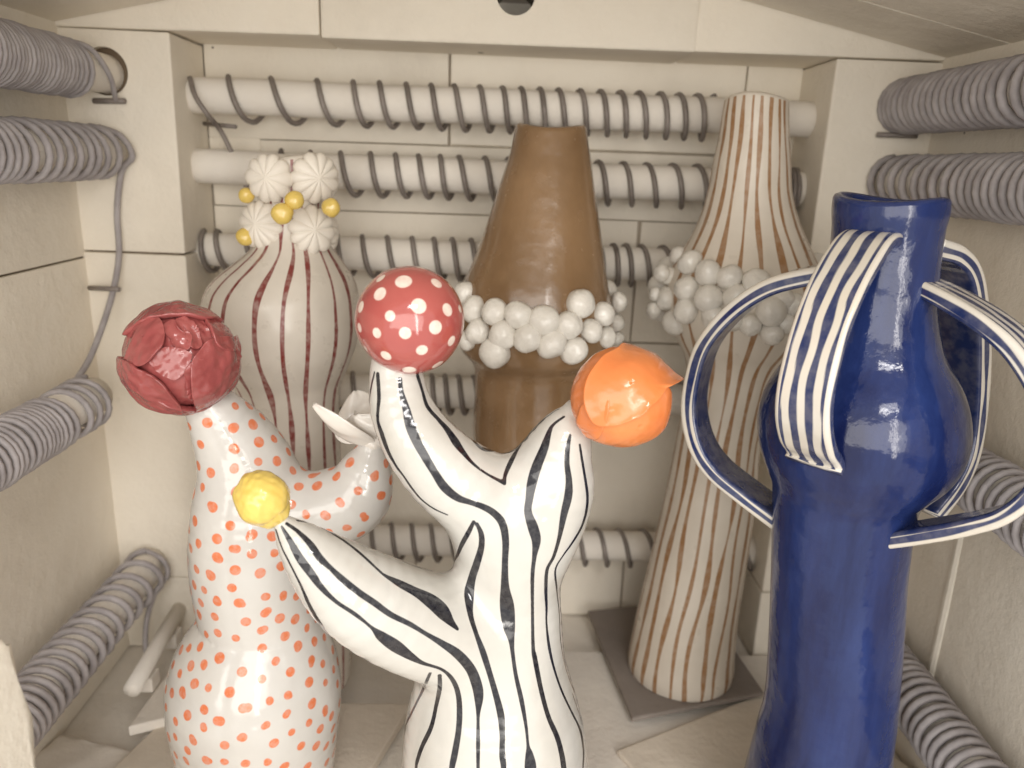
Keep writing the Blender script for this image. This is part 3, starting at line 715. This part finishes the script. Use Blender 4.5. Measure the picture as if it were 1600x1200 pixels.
# white flower on the side arm
def leaf(base, tip, width, bend, seed, m, parent, n=18, mcols=11, th=.0011, cup=.35, tipw=.15):
    base, tip = np.array(base, float), np.array(tip, float); d = tip-base; L = np.linalg.norm(d); d /= L
    n_ = np.array(bend, float); n_ = unit(n_ - d*(n_@d)); s_ = np.cross(d, n_)
    V = []
    for lay in (0, 1):
        for i in range(n):
            t = i/(n-1); wd = width*.5*(math.sin(PI*min(1, t**.75*.93+.05))**.75)
            for j in range(mcols):
                x = 2*j/(mcols-1)-1
                p = base + d*L*t + s_*wd*x + n_*(cup*wd*x*x + L*.12*math.sin(PI*t) + .0006*math.sin(7*t+5*x+seed)) - n_*th*lay*(1-abs(x)**4*.6)
                V.append(p)
    N = n*mcols; Fq = []
    for i in range(n-1):
        for j in range(mcols-1):
            a = i*mcols+j; Fq.append((a, a+1, a+mcols+1, a+mcols)); Fq.append((N+a, N+a+mcols, N+a+mcols+1, N+a+1))
    rim = [j for j in range(mcols)] + [i*mcols+mcols-1 for i in range(1, n)] + [(n-1)*mcols+j for j in range(mcols-2, -1, -1)] + [i*mcols for i in range(n-2, 0, -1)]
    for a, b in zip(rim, rim[1:]+rim[:1]): Fq.append((a, N+a, N+b, b))
    me = bpy.data.meshes.new('petal'); me.from_pydata([tuple(p) for p in V], [], Fq); me.update(); return link('petal', me, m, parent)
b0 = atY(581, 692, Yd)
D, Q = ball_verts(40, 24)
fl = link('white_flower', np_mesh('white_flower', b0 + np.array([0, 0, .001]) + D*np.array([.0068, .0068, .0062])*(1+.06*waves(D, 5, 81))[:, None], Q), M_PETALW, dotted)
toc = -FW
leaf(b0+[-.001, -.003, -.001], atY(489, 634, Yd-.014), .022, (-.3, -.5, -.8), 1, M_PETALW, fl, cup=-.5, th=.0016)
leaf(b0+[.001, -.003, .001], atY(556, 650, Yd-.010), .028, (0, -1, -.5), 2, M_PETALW, fl, cup=-.45, th=.0015)
leaf(b0+[.001, .002, .002], atY(554, 612, Yd+.016), .034, (-.1, .7, -.6), 3, M_PETALW, fl, cup=.2)
leaf(b0+[.003, 0, 0], atY(640, 645, Yd+.006), .022, (.4, -.2, -.8), 4, M_PETALW, fl, cup=-.4)
leaf(b0+[.001, .003, 0], atY(600, 625, Yd+.03), .024, (0, -.8, .5), 5, M_PETALW, fl)
set_base(dotted, (float(b0[0])-.05, Yd, .011))

# ------------------------------------------------------------------ turned vases
def lathe(profile, Yax, nth=260, per=14, mouth=.05, wall_t=.0045, seed=1, wob=.012, fl_=0.0, zbase=None):
    """profile rows (xc_px, y_px, halfwidth_px) top to bottom, on the plane Y = Yax.  Returns V,Q, theta, s, radius, z, outer-mask"""
    rows = []
    for x, y, hw in profile:
        p = atY(x, y, Yax); rows.append([p[0], p[1], p[2], hw*depth(p)/F])
    if zbase is not None: rows[-1][2] = zbase
    q = spline(rows, per); e_ = q[-1].copy(); e_[3] = .0004; q = np.vstack([q, e_[None]])
    # inner wall going down from the rim
    k = np.searchsorted(-q[:, 2], -(q[0, 2]-mouth)); inner = q[:max(k, 3)].copy(); inner[:, 3] -= wall_t
    lip = q[0].copy(); lip[2] += wall_t*.45; lip[3] -= wall_t*.5
    l1 = q[0].copy(); l1[2] += wall_t*.28; l1[3] -= wall_t*.12; l2 = lip.copy(); l2[2] -= wall_t*.17; l2[3] -= wall_t*.38
    C = np.vstack([inner[::-1], l2[None], lip[None], l1[None], q]); no = len(inner)+3
    th = np.linspace(0, 2*PI, nth, endpoint=False); m = len(C)
    T, I = np.meshgrid(th, np.arange(m)); r = C[I, 3]
    z = C[I, 2]
    wv = waves(np.stack([np.cos(T)*1.2, np.sin(T)*1.2, z*22], -1).reshape(-1, 3), 1.6, seed).reshape(T.shape)
    r = r*(1 + wob*wv + fl_*np.sin(T*9+z*30)*.0)
    X = C[I, 0] + r*np.cos(T); Yv = C[I, 1] + r*np.sin(T)
    zz = z + .0012*np.sin(T*2+seed)*np.exp(-((z-q[0, 2])/.02)**2)
    V = np.stack([X, Yv, zz], -1).reshape(-1, 3)
    i, j = np.meshgrid(np.arange(m-1), np.arange(nth), indexing='ij'); j2 = (j+1) % nth
    Q = np.stack([i*nth+j, (i+1)*nth+j, (i+1)*nth+j2, i*nth+j2], -1).reshape(-1, 4)[:, ::-1]
    return V, Q, T, r, z, (I >= no), q
def stripe_ink(T, r, z, outer, n, w, seed, phase=0.0, wander=.10, wvar=.45, zscale=60):
    best = np.full(T.shape, 1.0); rr = np.random.default_rng(seed)
    for k in range(n):
        th = phase + 2*PI*k/n + rr.uniform(-.25, .25)*2*PI/n*.6 + wander*2*PI/n*wave1(z, zscale, seed*50+k)
        ww = w*(1 + wvar*wave1(z, zscale*2.2, seed*90+k))*rr.uniform(.8, 1.2)
        d = np.abs((T-th+PI) % (2*PI)-PI)*r - ww*np.clip(r/.028, .45, 1.2)**.7
        np.minimum(best, d, out=best)
    best[~outer] = 1.0; return best.ravel()
BS = .0075      # beads are modelled at real size so that their glaze grain is in scale
def bead_mesh(seed, nu=22, nv=14):
    D, Q = ball_verts(nu, nv); r = 1 + .085*waves(D, 2.6, seed) + .04*waves(D, 5, seed+1)
    me = np_mesh('bead', D*r[:, None]*np.array([1, 1, .92])*BS, Q); smooth(me); return me
BEADS = [bead_mesh(100+i*3) for i in range(11)]
for b in BEADS: b.materials.append(M_BEAD)
YBEADS = [bead_mesh(200+i*3) for i in range(2)]
for b in YBEADS: b.materials.append(M_YBEAD)
def put_bead(root, p, nrm, r, meshes, i, name='bead', squash=1.0):
    o = bpy.data.objects.new(name, meshes[i % len(meshes)]); COL.objects.link(o); o.parent = root
    q = Vector(nrm).to_track_quat('Z', 'Y'); 
    o.rotation_euler = (q @ Matrix.Rotation(random.uniform(0, 6.28), 3, 'Z').to_quaternion()).to_euler()
    o.location = Vector(p); o.scale = (r/BS, r/BS, r*squash/BS); return o
def ring_beads(root, surf, axis, zlo, zhi, r, existing, seed, meshes, n=400):
    """fill the side the camera does not see with beads spaced like the visible ones"""
    rr = np.random.default_rng(seed); pts = list(existing); k = 0
    for _ in range(n):
        a = rr.uniform(0, 2*PI); z = rr.uniform(zlo, zhi); d = np.array([math.cos(a), math.sin(a), 0])
        h = surf.t.ray_cast(Vector((axis[0]+d[0]*.2, axis[1]+d[1]*.2, z)), Vector(-d))
        if h[0] is None: continue
        p = np.array(h[0]); nn = np.array(h[1]); nn = nn if nn@d > 0 else -nn
        if nn@unit(CAM-p) > .12: continue
        if min((np.linalg.norm(p-q) for q in pts), default=1) < r*1.75: continue
        pts.append(p); put_bead(root, p + nn*r*.45, nn, r*rr.uniform(.92, 1.08), meshes, k); k += 1
def photo_beads(root, surf, lst, ox, oy, sc, meshes, inset=.5, squash=1.0, name='bead', Yfall=None, grow=1.0):
    out = []
    for i, (x, y, r) in enumerate(lst):
        px, py = ox + x/sc, oy + y/sc; h = surf.hit(px, py); r = r*grow*random.uniform(.95, 1.05)
        if h is None:
            p, nn = surf.near(atY(px, py, Yfall)); on_axis = False
            target = atY(px, py, p[1]); nn = nn if nn@unit(CAM-p) > -.4 else -nn
            rm = r/sc*depth(target)/F; out.append(p); put_bead(root, target, nn, rm, meshes, i, name, squash); continue
        p, nn = h; nn = nn if nn@unit(CAM-p) > 0 else -nn
        rm = r/sc*depth(p)/F; tocam = unit(CAM-p)
        off = rm*inset
        if name == 'ribbed_ball': nn = unit(nn + tocam*1.2)
        # slide so that the bead's centre stays on the sight line
        out.append(p); put_bead(root, p + tocam*off*max(.5, 1), nn, rm, meshes, i, name, squash)
    return np.array(out)

# ---- red-lined vase with ribbed balls
Yr = .452
prof = [(456, 250, 44), (456, 290, 46), (456, 330, 47), (456, 365, 50), (458, 388, 62), (454, 410, 82), (448, 430, 101), (443, 452, 114), (441, 478, 119), (441, 508, 119), (443, 540, 111), (447, 570, 96), (451, 597, 82), (455, 630, 74), (457, 660, 72), (459, 700, 71), (460, 760, 73), (459, 850, 80), (457, 950, 88), (455, 1030, 92), (454, 1062, 92)]
V, Q, T, r, z, outer, q = lathe(prof, Yr, 300, 12, seed=3, zbase=.0182)
ink = stripe_ink(T, r, z, outer, 18, .00115, 5, phase=-1.66, wander=.07)
rv = thing('vase', 'cream vase with thin red vertical lines and white ribbed balls around its neck', 'vase', 'ceramic pieces in the kiln')
me = np_mesh('body', V, Q); add_attr(me, 'ink', ink); link('body', me, M_REDSTRIPE, rv); S = Surf(V, Q)
def ribbed(seed, n=11):
    D, Q = ball_verts(132, 30); ph = np.arctan2(D[:, 1], D[:, 0]); t = np.arccos(np.clip(D[:, 2], -1, 1))
    rib = np.abs(np.sin(ph*n/2 + .5*np.sin(ph*2+seed)))**.42
    f = np.sin(np.clip(t, 0, PI))**.6
    rr = 1 - .20*(1-rib)*np.clip(f, 0, 1) + .035*waves(D, 3, seed) + .06*np.exp(-(t/.16)**2)
    me = np_mesh('ribbed_ball', D*rr[:, None]*np.array([1, 1, .5])*BS, Q); smooth(me); me.materials.append(M_RIB); return me
RIB = [ribbed(300+i, 10+i) for i in range(3)]
big = [(428, 350, 232), (848, 350, 236), (348, 785, 226), (822, 835, 236)]
photo_beads(rv, S, big, 350, 220, 6, RIB, .25, name='ribbed_ball', Yfall=Yr)
for i, (dx, dy, dz) in enumerate(((.0165, .012, -.006), (.0185, .010, -.036), (-.014, .016, -.008), (0, .024, -.006), (.004, .026, -.036), (-.014, .018, -.036))):
    b = q[np.argmin(np.abs(q[:, 2]-(q[0, 2]+dz)))]; n_ = unit(np.array([dx, dy, 0]))
    put_bead(rv, (b[0]+dx*.95, b[1]+dy*.95, q[0, 2]+dz-.004), n_, .0128, RIB, i, 'ribbed_ball')
yel = [(215, 510, 72), (545, 685, 100), (655, 560, 88), (1000, 625, 86), (195, 900, 84)]
for i, (x, y, rr_) in enumerate(yel):
    px, py = 350+x/6, 220+y/6; Yq = {0: .436, 1: .4065, 2: .4085, 3: .430, 4: .436}[i]
    p = atY(px, py, Yq); put_bead(rv, p, unit(CAM-p), rr_/6*depth(p)/F, YBEADS, i, 'yellow_bead')
set_base(rv, (float(q[-1, 0]), Yr, .018))

# ---- brown vase
Yn = .440
prof = [(860, 203, 55), (859, 225, 59), (858, 250, 64), (853, 300, 76), (849, 350, 88), (844, 400, 100), (839, 440, 111), (838, 480, 119), (836, 515, 121), (834, 545, 113), (832, 566, 94), (830, 585, 87), (828, 620, 86), (825, 680, 85), (821, 720, 76), (816, 780, 58), (806, 900, 54), (799, 1000, 56), (796, 1110, 60)]
V, Q, T, r, z, outer, q = lathe(prof, Yn, 240, 12, seed=8, wob=.022, zbase=.0004)
bv = thing('vase', 'tall brown glazed vase with a wavy collar of white beads', 'vase', 'ceramic pieces in the kiln')
me = np_mesh('body', V, Q); link('body', me, M_BROWN, bv); S = Surf(V, Q)
bl = [(175,185,75),(235,290,82),(385,310,85),(550,335,90),(740,370,90),(915,405,86),(1010,255,92),(1165,330,78),(1075,450,76),(265,455,82),(440,475,90),(620,510,92),(795,545,90),(950,590,86),(1190,490,66),(1280,240,60),(1265,390,56),(375,605,95),(190,520,62),(1270,500,42)]
ex = photo_beads(bv, S, bl, 690, 420, 4.616, BEADS, .26, Yfall=Yn, grow=1.2)
ring_beads(bv, S, (q[len(q)//3, 0], Yn), ex[:, 2].min()+.004, ex[:, 2].max(), .0075, ex, 6, BEADS)
set_base(bv, (float(q[-1, 0]), Yn, .018))

# ---- brown-lined tall vase on the grey shelf
Yp = .471
prof = [(1182, 156, 49), (1180, 180, 51), (1178, 215, 54), (1175, 255, 59), (1172, 300, 64), (1171, 345, 76), (1170, 385, 94), (1167, 420, 112), (1163, 455, 121), (1158, 495, 116), (1153, 530, 98), (1148, 560, 78), (1141, 600, 68), (1124, 680, 65), (1110, 780, 70), (1090, 880, 73), (1075, 950, 75), (1066, 1005, 78), (1063, 1030, 80), (1062, 1040, 79)]
V, Q, T, r, z, outer, q = lathe(prof, Yp, 380, 14, seed=12, wob=.018, zbase=.0176)
i1 = stripe_ink(T, r, z, outer, 21, .00125, 9, phase=.1, wander=.16, wvar=.5, zscale=45)
pv = thing('vase', 'tall cream vase with brown vertical lines and white bead collar on grey shelf', 'vase', 'ceramic pieces in the kiln')
me = np_mesh('body', V, Q); add_attr(me, 'ink', i1); link('body', me, M_BROWNSTRIPE, pv); S = Surf(V, Q)
bl = [(240,160,52),(315,205,66),(425,270,77),(560,295,75),(735,330,85),(135,265,52),(180,290,56),(290,365,72),(430,425,84),(600,420,78),(165,430,66),(95,395,42),(85,500,46),(290,500,70),(210,580,72),(455,540,72),(575,560,64),(690,595,67),(820,500,90),(820,640,66),(885,420,72),(910,580,62),(960,470,62)]
ex = photo_beads(pv, S, bl, 1000, 360, 4.0, BEADS, .32, Yfall=Yp, grow=1.12)
ring_beads(pv, S, (q[len(q)//3, 0], Yp), ex[:, 2].min()+.004, ex[:, 2].max(), .0075, ex, 16, BEADS)
set_base(pv, (float(q[-1, 0]), Yp, .017))

# ---- blue vase with striped strap handles
Yu = .318
prof = [(1391, 316, 84), (1389, 335, 84), (1386, 360, 81), (1382, 395, 80), (1377, 430, 82), (1370, 486, 86), (1362, 545, 104), (1356, 590, 132), (1350, 625, 147), (1345, 660, 153), (1340, 695, 149), (1334, 725, 137), (1326, 750, 120), (1320, 770, 108), (1316, 800, 104), (1312, 850, 101), (1309, 900, 99), (1304, 1000, 98), (1296, 1100, 97), (1287, 1150, 100), (1280, 1200, 106), (1274, 1260, 114), (1270, 1330, 118)]
V, Q, T, r, z, outer, q = lathe(prof, Yu, 240, 10, seed=22, wob=.017, zbase=.0127)
uv = thing('vase', 'glossy cobalt blue vase with striped blue and white strap handles, at right', 'vase', 'ceramic pieces in the kiln')
me = np_mesh('body', V, Q); link('body', me, M_BLUE, uv)
def axis_at(zv): i = np.argmin(np.abs(q[:, 2]-zv)); return q[i, :2]
face = unit(np.array([-q[0, 0], -Yu, 0]))
def az_dir(az):
    a = math.radians(az); c_, s_ = math.cos(a), math.sin(a)      # positive = towards photo right
    return np.array([face[0]*c_ - face[1]*s_, face[0]*s_ + face[1]*c_, 0])
def handle(az, pts=None, rz=None, wid=.024, thk=.0085, seed=1, wtop=1.0):
    d = az_dir(az); wdir = np.cross(np.array([0, 0, 1.]), d)
    P = []
    a0 = np.array([*axis_at(H-.12), 0.0])
    if pts is not None:
        for x, y in pts:
            rr = ray(x, y); t = ((a0-CAM)@wdir)/(rr@wdir); P.append(CAM + rr*t)
    else:
        for rad_, ypx in rz:
            lo_, hi_ = -.05, H+.1
            for _ in range(40):
                m = (lo_+hi_)/2; yy = proj(a0 + d*rad_ + np.array([0, 0, m]))[1]
                if yy > ypx: lo_ = m
                else: hi_ = m
            P.append(a0 + d*rad_ + np.array([0, 0, m]))
    P = spline(P, 12); n = len(P)
    Tn = np.gradient(P, axis=0); Tn /= np.linalg.norm(Tn, axis=1)[:, None]
    Nn = np.cross(Tn, wdir); Nn /= np.linalg.norm(Nn, axis=1)[:, None]
    mid = P[n//2]-a0
    if Nn[n//2]@d < 0: Nn = -Nn
    L = np.concatenate([[0], np.cumsum(np.linalg.norm(np.diff(P, axis=0), axis=1))]); tt = L/L[-1]
    # cross-section perimeter: rounded rectangle
    sec = []
    nw, nk = 40, 14; ww, kk = wid/2, thk/2; rc = .0018
    def corner(cx, cy, a0_): return [(cx+rc*math.cos(a0_+i*PI/8), cy+rc*math.sin(a0_+i*PI/8)) for i in range(5)]
    top = [(x, kk, 0) for x in np.linspace(-ww+rc, ww-rc, nw)]
    c1 = [(x, y, 1) for x, y in corner(ww-rc, kk-rc, PI/2)[::-1] ][::1]
    c1 = [(ww-rc+rc*math.sin(i*PI/8), kk-rc+rc*math.cos(i*PI/8), 1) for i in range(1, 4)]
    rgt = [(ww, y, 1) for y in np.linspace(kk-rc, -kk+rc, nk)]
    c2 = [(ww-rc+rc*math.cos(i*PI/8), -kk+rc-rc*math.sin(i*PI/8), 2) for i in range(1, 4)]
    bot = [(x, -kk, 2) for x in np.linspace(ww-rc, -ww+rc, nw//2)]
    c3 = [(-ww+rc-rc*math.sin(i*PI/8), -kk+rc-rc*math.cos(i*PI/8), 2) for i in range(1, 4)]
    lft = [(-ww, y, 1) for y in np.linspace(-kk+rc, kk-rc, nk)]
    c4 = [(-ww+rc-rc*math.cos(i*PI/8), kk-rc+rc*math.sin(i*PI/8), 1) for i in range(1, 4)]
    sec = np.array(top+c1+rgt+c2+bot+c3+lft+c4); m = len(sec)
    wscale = (1 + .10*wave1(tt, 7, seed) - .10*np.sin(PI*tt)*0)
    wscale = wscale*np.interp(tt, [0, .15, .6, 1], [.92*wtop, .95, 1.02, 1.12])
    V = P[:, None] + wdir*(sec[None, :, 0:1]*wscale[:, None, None]) + Nn[:, None]*(sec[None, :, 1:2]*(1+.08*wave1(tt, 9, seed+1))[:, None, None])
    ink = np.zeros((n, m)); per = wid/3.6
    for j in range(m):
        x, y, kind = sec[j]
        if kind == 0:
            u_ = x/per + .14*wave1(tt+0*x, 9, seed+5) + .10*wave1(tt*3+round(x/per)*1.7, 9, seed+6)
            ink[:, j] = (.25 + .05*wave1(tt*2+x*300, 11, seed+7) - np.abs((u_ % 1)-.5))*per
            ink[:, j] = np.where(abs(x) > ww-.0019, .001, -ink[:, j])
        elif kind == 1: ink[:, j] = abs(y) - .00125 + .0005*wave1(tt, 22, seed+8)
        else: ink[:, j] = -.001
    i, j = np.meshgrid(np.arange(n-1), np.arange(m), indexing='ij'); j2 = (j+1) % m
    Qh = np.stack([i*m+j, i*m+j2, (i+1)*m+j2, (i+1)*m+j], -1).reshape(-1, 4)
    Vf = V.reshape(-1, 3); k0 = len(Vf); inkf = np.concatenate([ink.ravel(), [.001, .001]])
    jj = np.arange(m); jn = (jj+1) % m
    me = bpy.data.meshes.new('handle')
    me.from_pydata(np.vstack([Vf, P[:1], P[-1:]]).tolist(), [], Qh.tolist() + [(k0, int(b), int(a)) for a, b in zip(jj, jn)] + [(k0+1, (n-1)*m+int(a), (n-1)*m+int(b)) for a, b in zip(jj, jn)])
    import bmesh
    bm = bmesh.new(); bm.from_mesh(me); bmesh.ops.recalc_face_normals(bm, faces=bm.faces); bm.to_mesh(me); bm.free()
    me.update(); add_attr(me, 'ink', inkf)
    return link('handle', me, M_STRAP, uv)
handle(-20, rz=[(.012, 372), (.026, 374), (.037, 402), (.049, 455), (.058, 525), (.062, 600), (.060, 655), (.053, 692), (.046, 708), (.043, 718), (.0445, 727)], wid=.0215, thk=.0052, seed=2)
handle(-98, pts=[(1320, 424), (1270, 430), (1205, 448), (1150, 485), (1108, 535), (1090, 590), (1085, 640), (1096, 690), (1122, 730), (1168, 768), (1222, 808)], wid=.020, thk=.0075, seed=12)
handle(62, pts=[(1432, 440), (1490, 468), (1550, 505), (1600, 550), (1640, 620), (1650, 690), (1630, 755), (1585, 797), (1530, 815), (1460, 828), (1392, 838)], wid=.020, thk=.0066, seed=22)
handle(140, pts=[(1440, 385), (1475, 398), (1496, 430), (1506, 500), (1509, 560), (1506, 620), (1492, 690), (1468, 740), (1430, 790)], wid=.022, seed=32)
set_base(uv, (float(q[-1, 0]), Yu, .016))

# ------------------------------------------------------------------ kiln shelves and furniture on the floor
def plate(name, label, corners, z0, z1, m, cat='kiln shelf', group='kiln shelves on the floor'):
    o = link(name, poly_mesh([(p[0], p[1]) for p in corners], z0, z1), m, None, False); return tag(o, label, cat, group)
zg = .017
a = atZ(988, 1122, zg); b = atZ(1194, 1082, zg); d = atZ(918, 954, zg)
plate('kiln_shelf', 'small dark grey kiln shelf under the tall brown-lined vase', [a, b, b+(d-a)*.95, d], .0135, zg, M_DARK)
a = atZ(964, 1172, .0125); b = atZ(1165, 1093, .0125); e = unit(b-a); nrm_ = np.array([e[1], -e[0], 0])
plate('kiln_shelf', 'tan kiln shelf under the blue vase', [a, a+e*.155, a+e*.155+nrm_*.16, a+nrm_*.16], .0091, .0125, M_SHELF)
a = atZ(643, 1099, .012); b = atZ(575, 1208, .012); e = unit(b-a); l = unit(atZ(540, 1098, .012)-a)
plate('kiln_shelf', 'tan kiln shelf under the orange dotted cactus', [a, a+l*.15, a+l*.15+e*.16, a+e*.16], .0045, .012, M_SHELF)
plate('kiln_shelf', 'large pale kiln shelf under the grey shelf', [(.046, .372, 0), (.258, .372, 0), (.258, .5, 0), (.046, .5, 0)], .0006, .0088, M_PALE)
a = atZ(200, 1136, .018); b = atZ(280, 1117, .018); d = atZ(332, 955, .018); e = unit(b-a)*.12; s_ = (d-a)
plate('kiln_shelf', 'pale kiln shelf at left behind the dotted cactus, under the red-lined vase', [a, a+e, a+e+s_, d], .0108, .018, M_PALE)
a2_ = a + unit(e)*.006 + unit(s_)*.002 + np.array([0, 0, 0])
plate('kiln_shelf', 'pale kiln shelf lowest of the stack at left under the red-lined vase', [a2_, a2_+e*.9, a2_+e*.9+s_*.9, a2_+s_*.9], .0006, .0066, M_PALE)
for k, (fx, fy) in enumerate(((.2, .15), (.8, .2), (.5, .8))):
    p = a + e*fx + s_*fy
    o = link('stilt', tube_mesh([(p[0], p[1], .0067), (p[0], p[1], .0107)], .006, 20), M_PALE, None, False)
    tag(o, 'short round prop between the two stacked pale shelves, ' + ['front left one', 'front right one', 'rear one'][k], 'prop', 'props between stacked shelves')
# ceramic rod lying at the left wall
p0 = atZ(206, 1078, .034); p1 = atZ(282, 948, .034)
o = link('ceramic_rod', tube_mesh([p0, p0+(p1-p0)*.5+np.array([0, 0, .0003]), p1], .0052, 24), M_TUBE); tag(o, 'pale ceramic rod lying along the left wall behind the dotted cactus', 'rod')
for k in range(2):
    p = p0 + (p1-p0)*(.25+.5*k)
    o = link('rod_rest', box_mesh((p[0]-.006, p[1]-.006, .0182), (p[0]+.006, p[1]+.006, .0290), .001), M_PALE, None, False)
    tag(o, 'small pale block under the ceramic rod, ' + ['nearer one', 'farther one'][k], 'block', 'blocks under the ceramic rod')
# rough sill brick at the lower left and prop post at the left edge
def rough_block(name, lo, hi, seed, m, rot=0.0, amp=.0016):
    import bmesh
    bm = bmesh.new(); bmesh.ops.create_cube(bm, size=1); bmesh.ops.subdivide_edges(bm, edges=bm.edges[:], cuts=14, use_grid_fill=True)
    lo, hi = np.array(lo), np.array(hi); cen = (lo+hi)/2; ca, sa = math.cos(rot), math.sin(rot)
    P = np.array([v.co for v in bm.verts]); edge = (np.abs(P) > .49).sum(1)
    Wp = P*(hi-lo); Wp = Wp*(1-.02*(edge > 1)[:, None]); nz = np.stack([waves(Wp, 260, seed+i, 7) for i in range(3)], 1)
    Wp = Wp + nz*amp*(.3+.7*(edge > 1))[:, None]
    Wp = np.column_stack([Wp[:, 0]*ca-Wp[:, 1]*sa, Wp[:, 0]*sa+Wp[:, 1]*ca, Wp[:, 2]]) + cen
    for v, p in zip(bm.verts, Wp): v.co = p
    me = bpy.data.meshes.new(name); bm.to_mesh(me); bm.free(); return link(name, me, m, None, True)
pp_ = atY(22, 992, .205)
o = rough_block('prop_post', (pp_[0]-.034, .178, .001), (pp_[0], .205, pp_[2]), 5, M_BRICK); tag(o, 'cream kiln prop post with chipped top at the lower left edge', 'prop post')
s0 = atZ(100, 1162, .004); s1 = atZ(250, 1212, .004)
o = rough_block('brick_slab', (s0[0]-.012, s0[1]-.06, .0006), (s0[0]+.05, s0[1]-.003, .0085), 9, M_PALE, -.25, .0012); tag(o, 'pale broken brick slab on the floor at the lower left', 'brick')
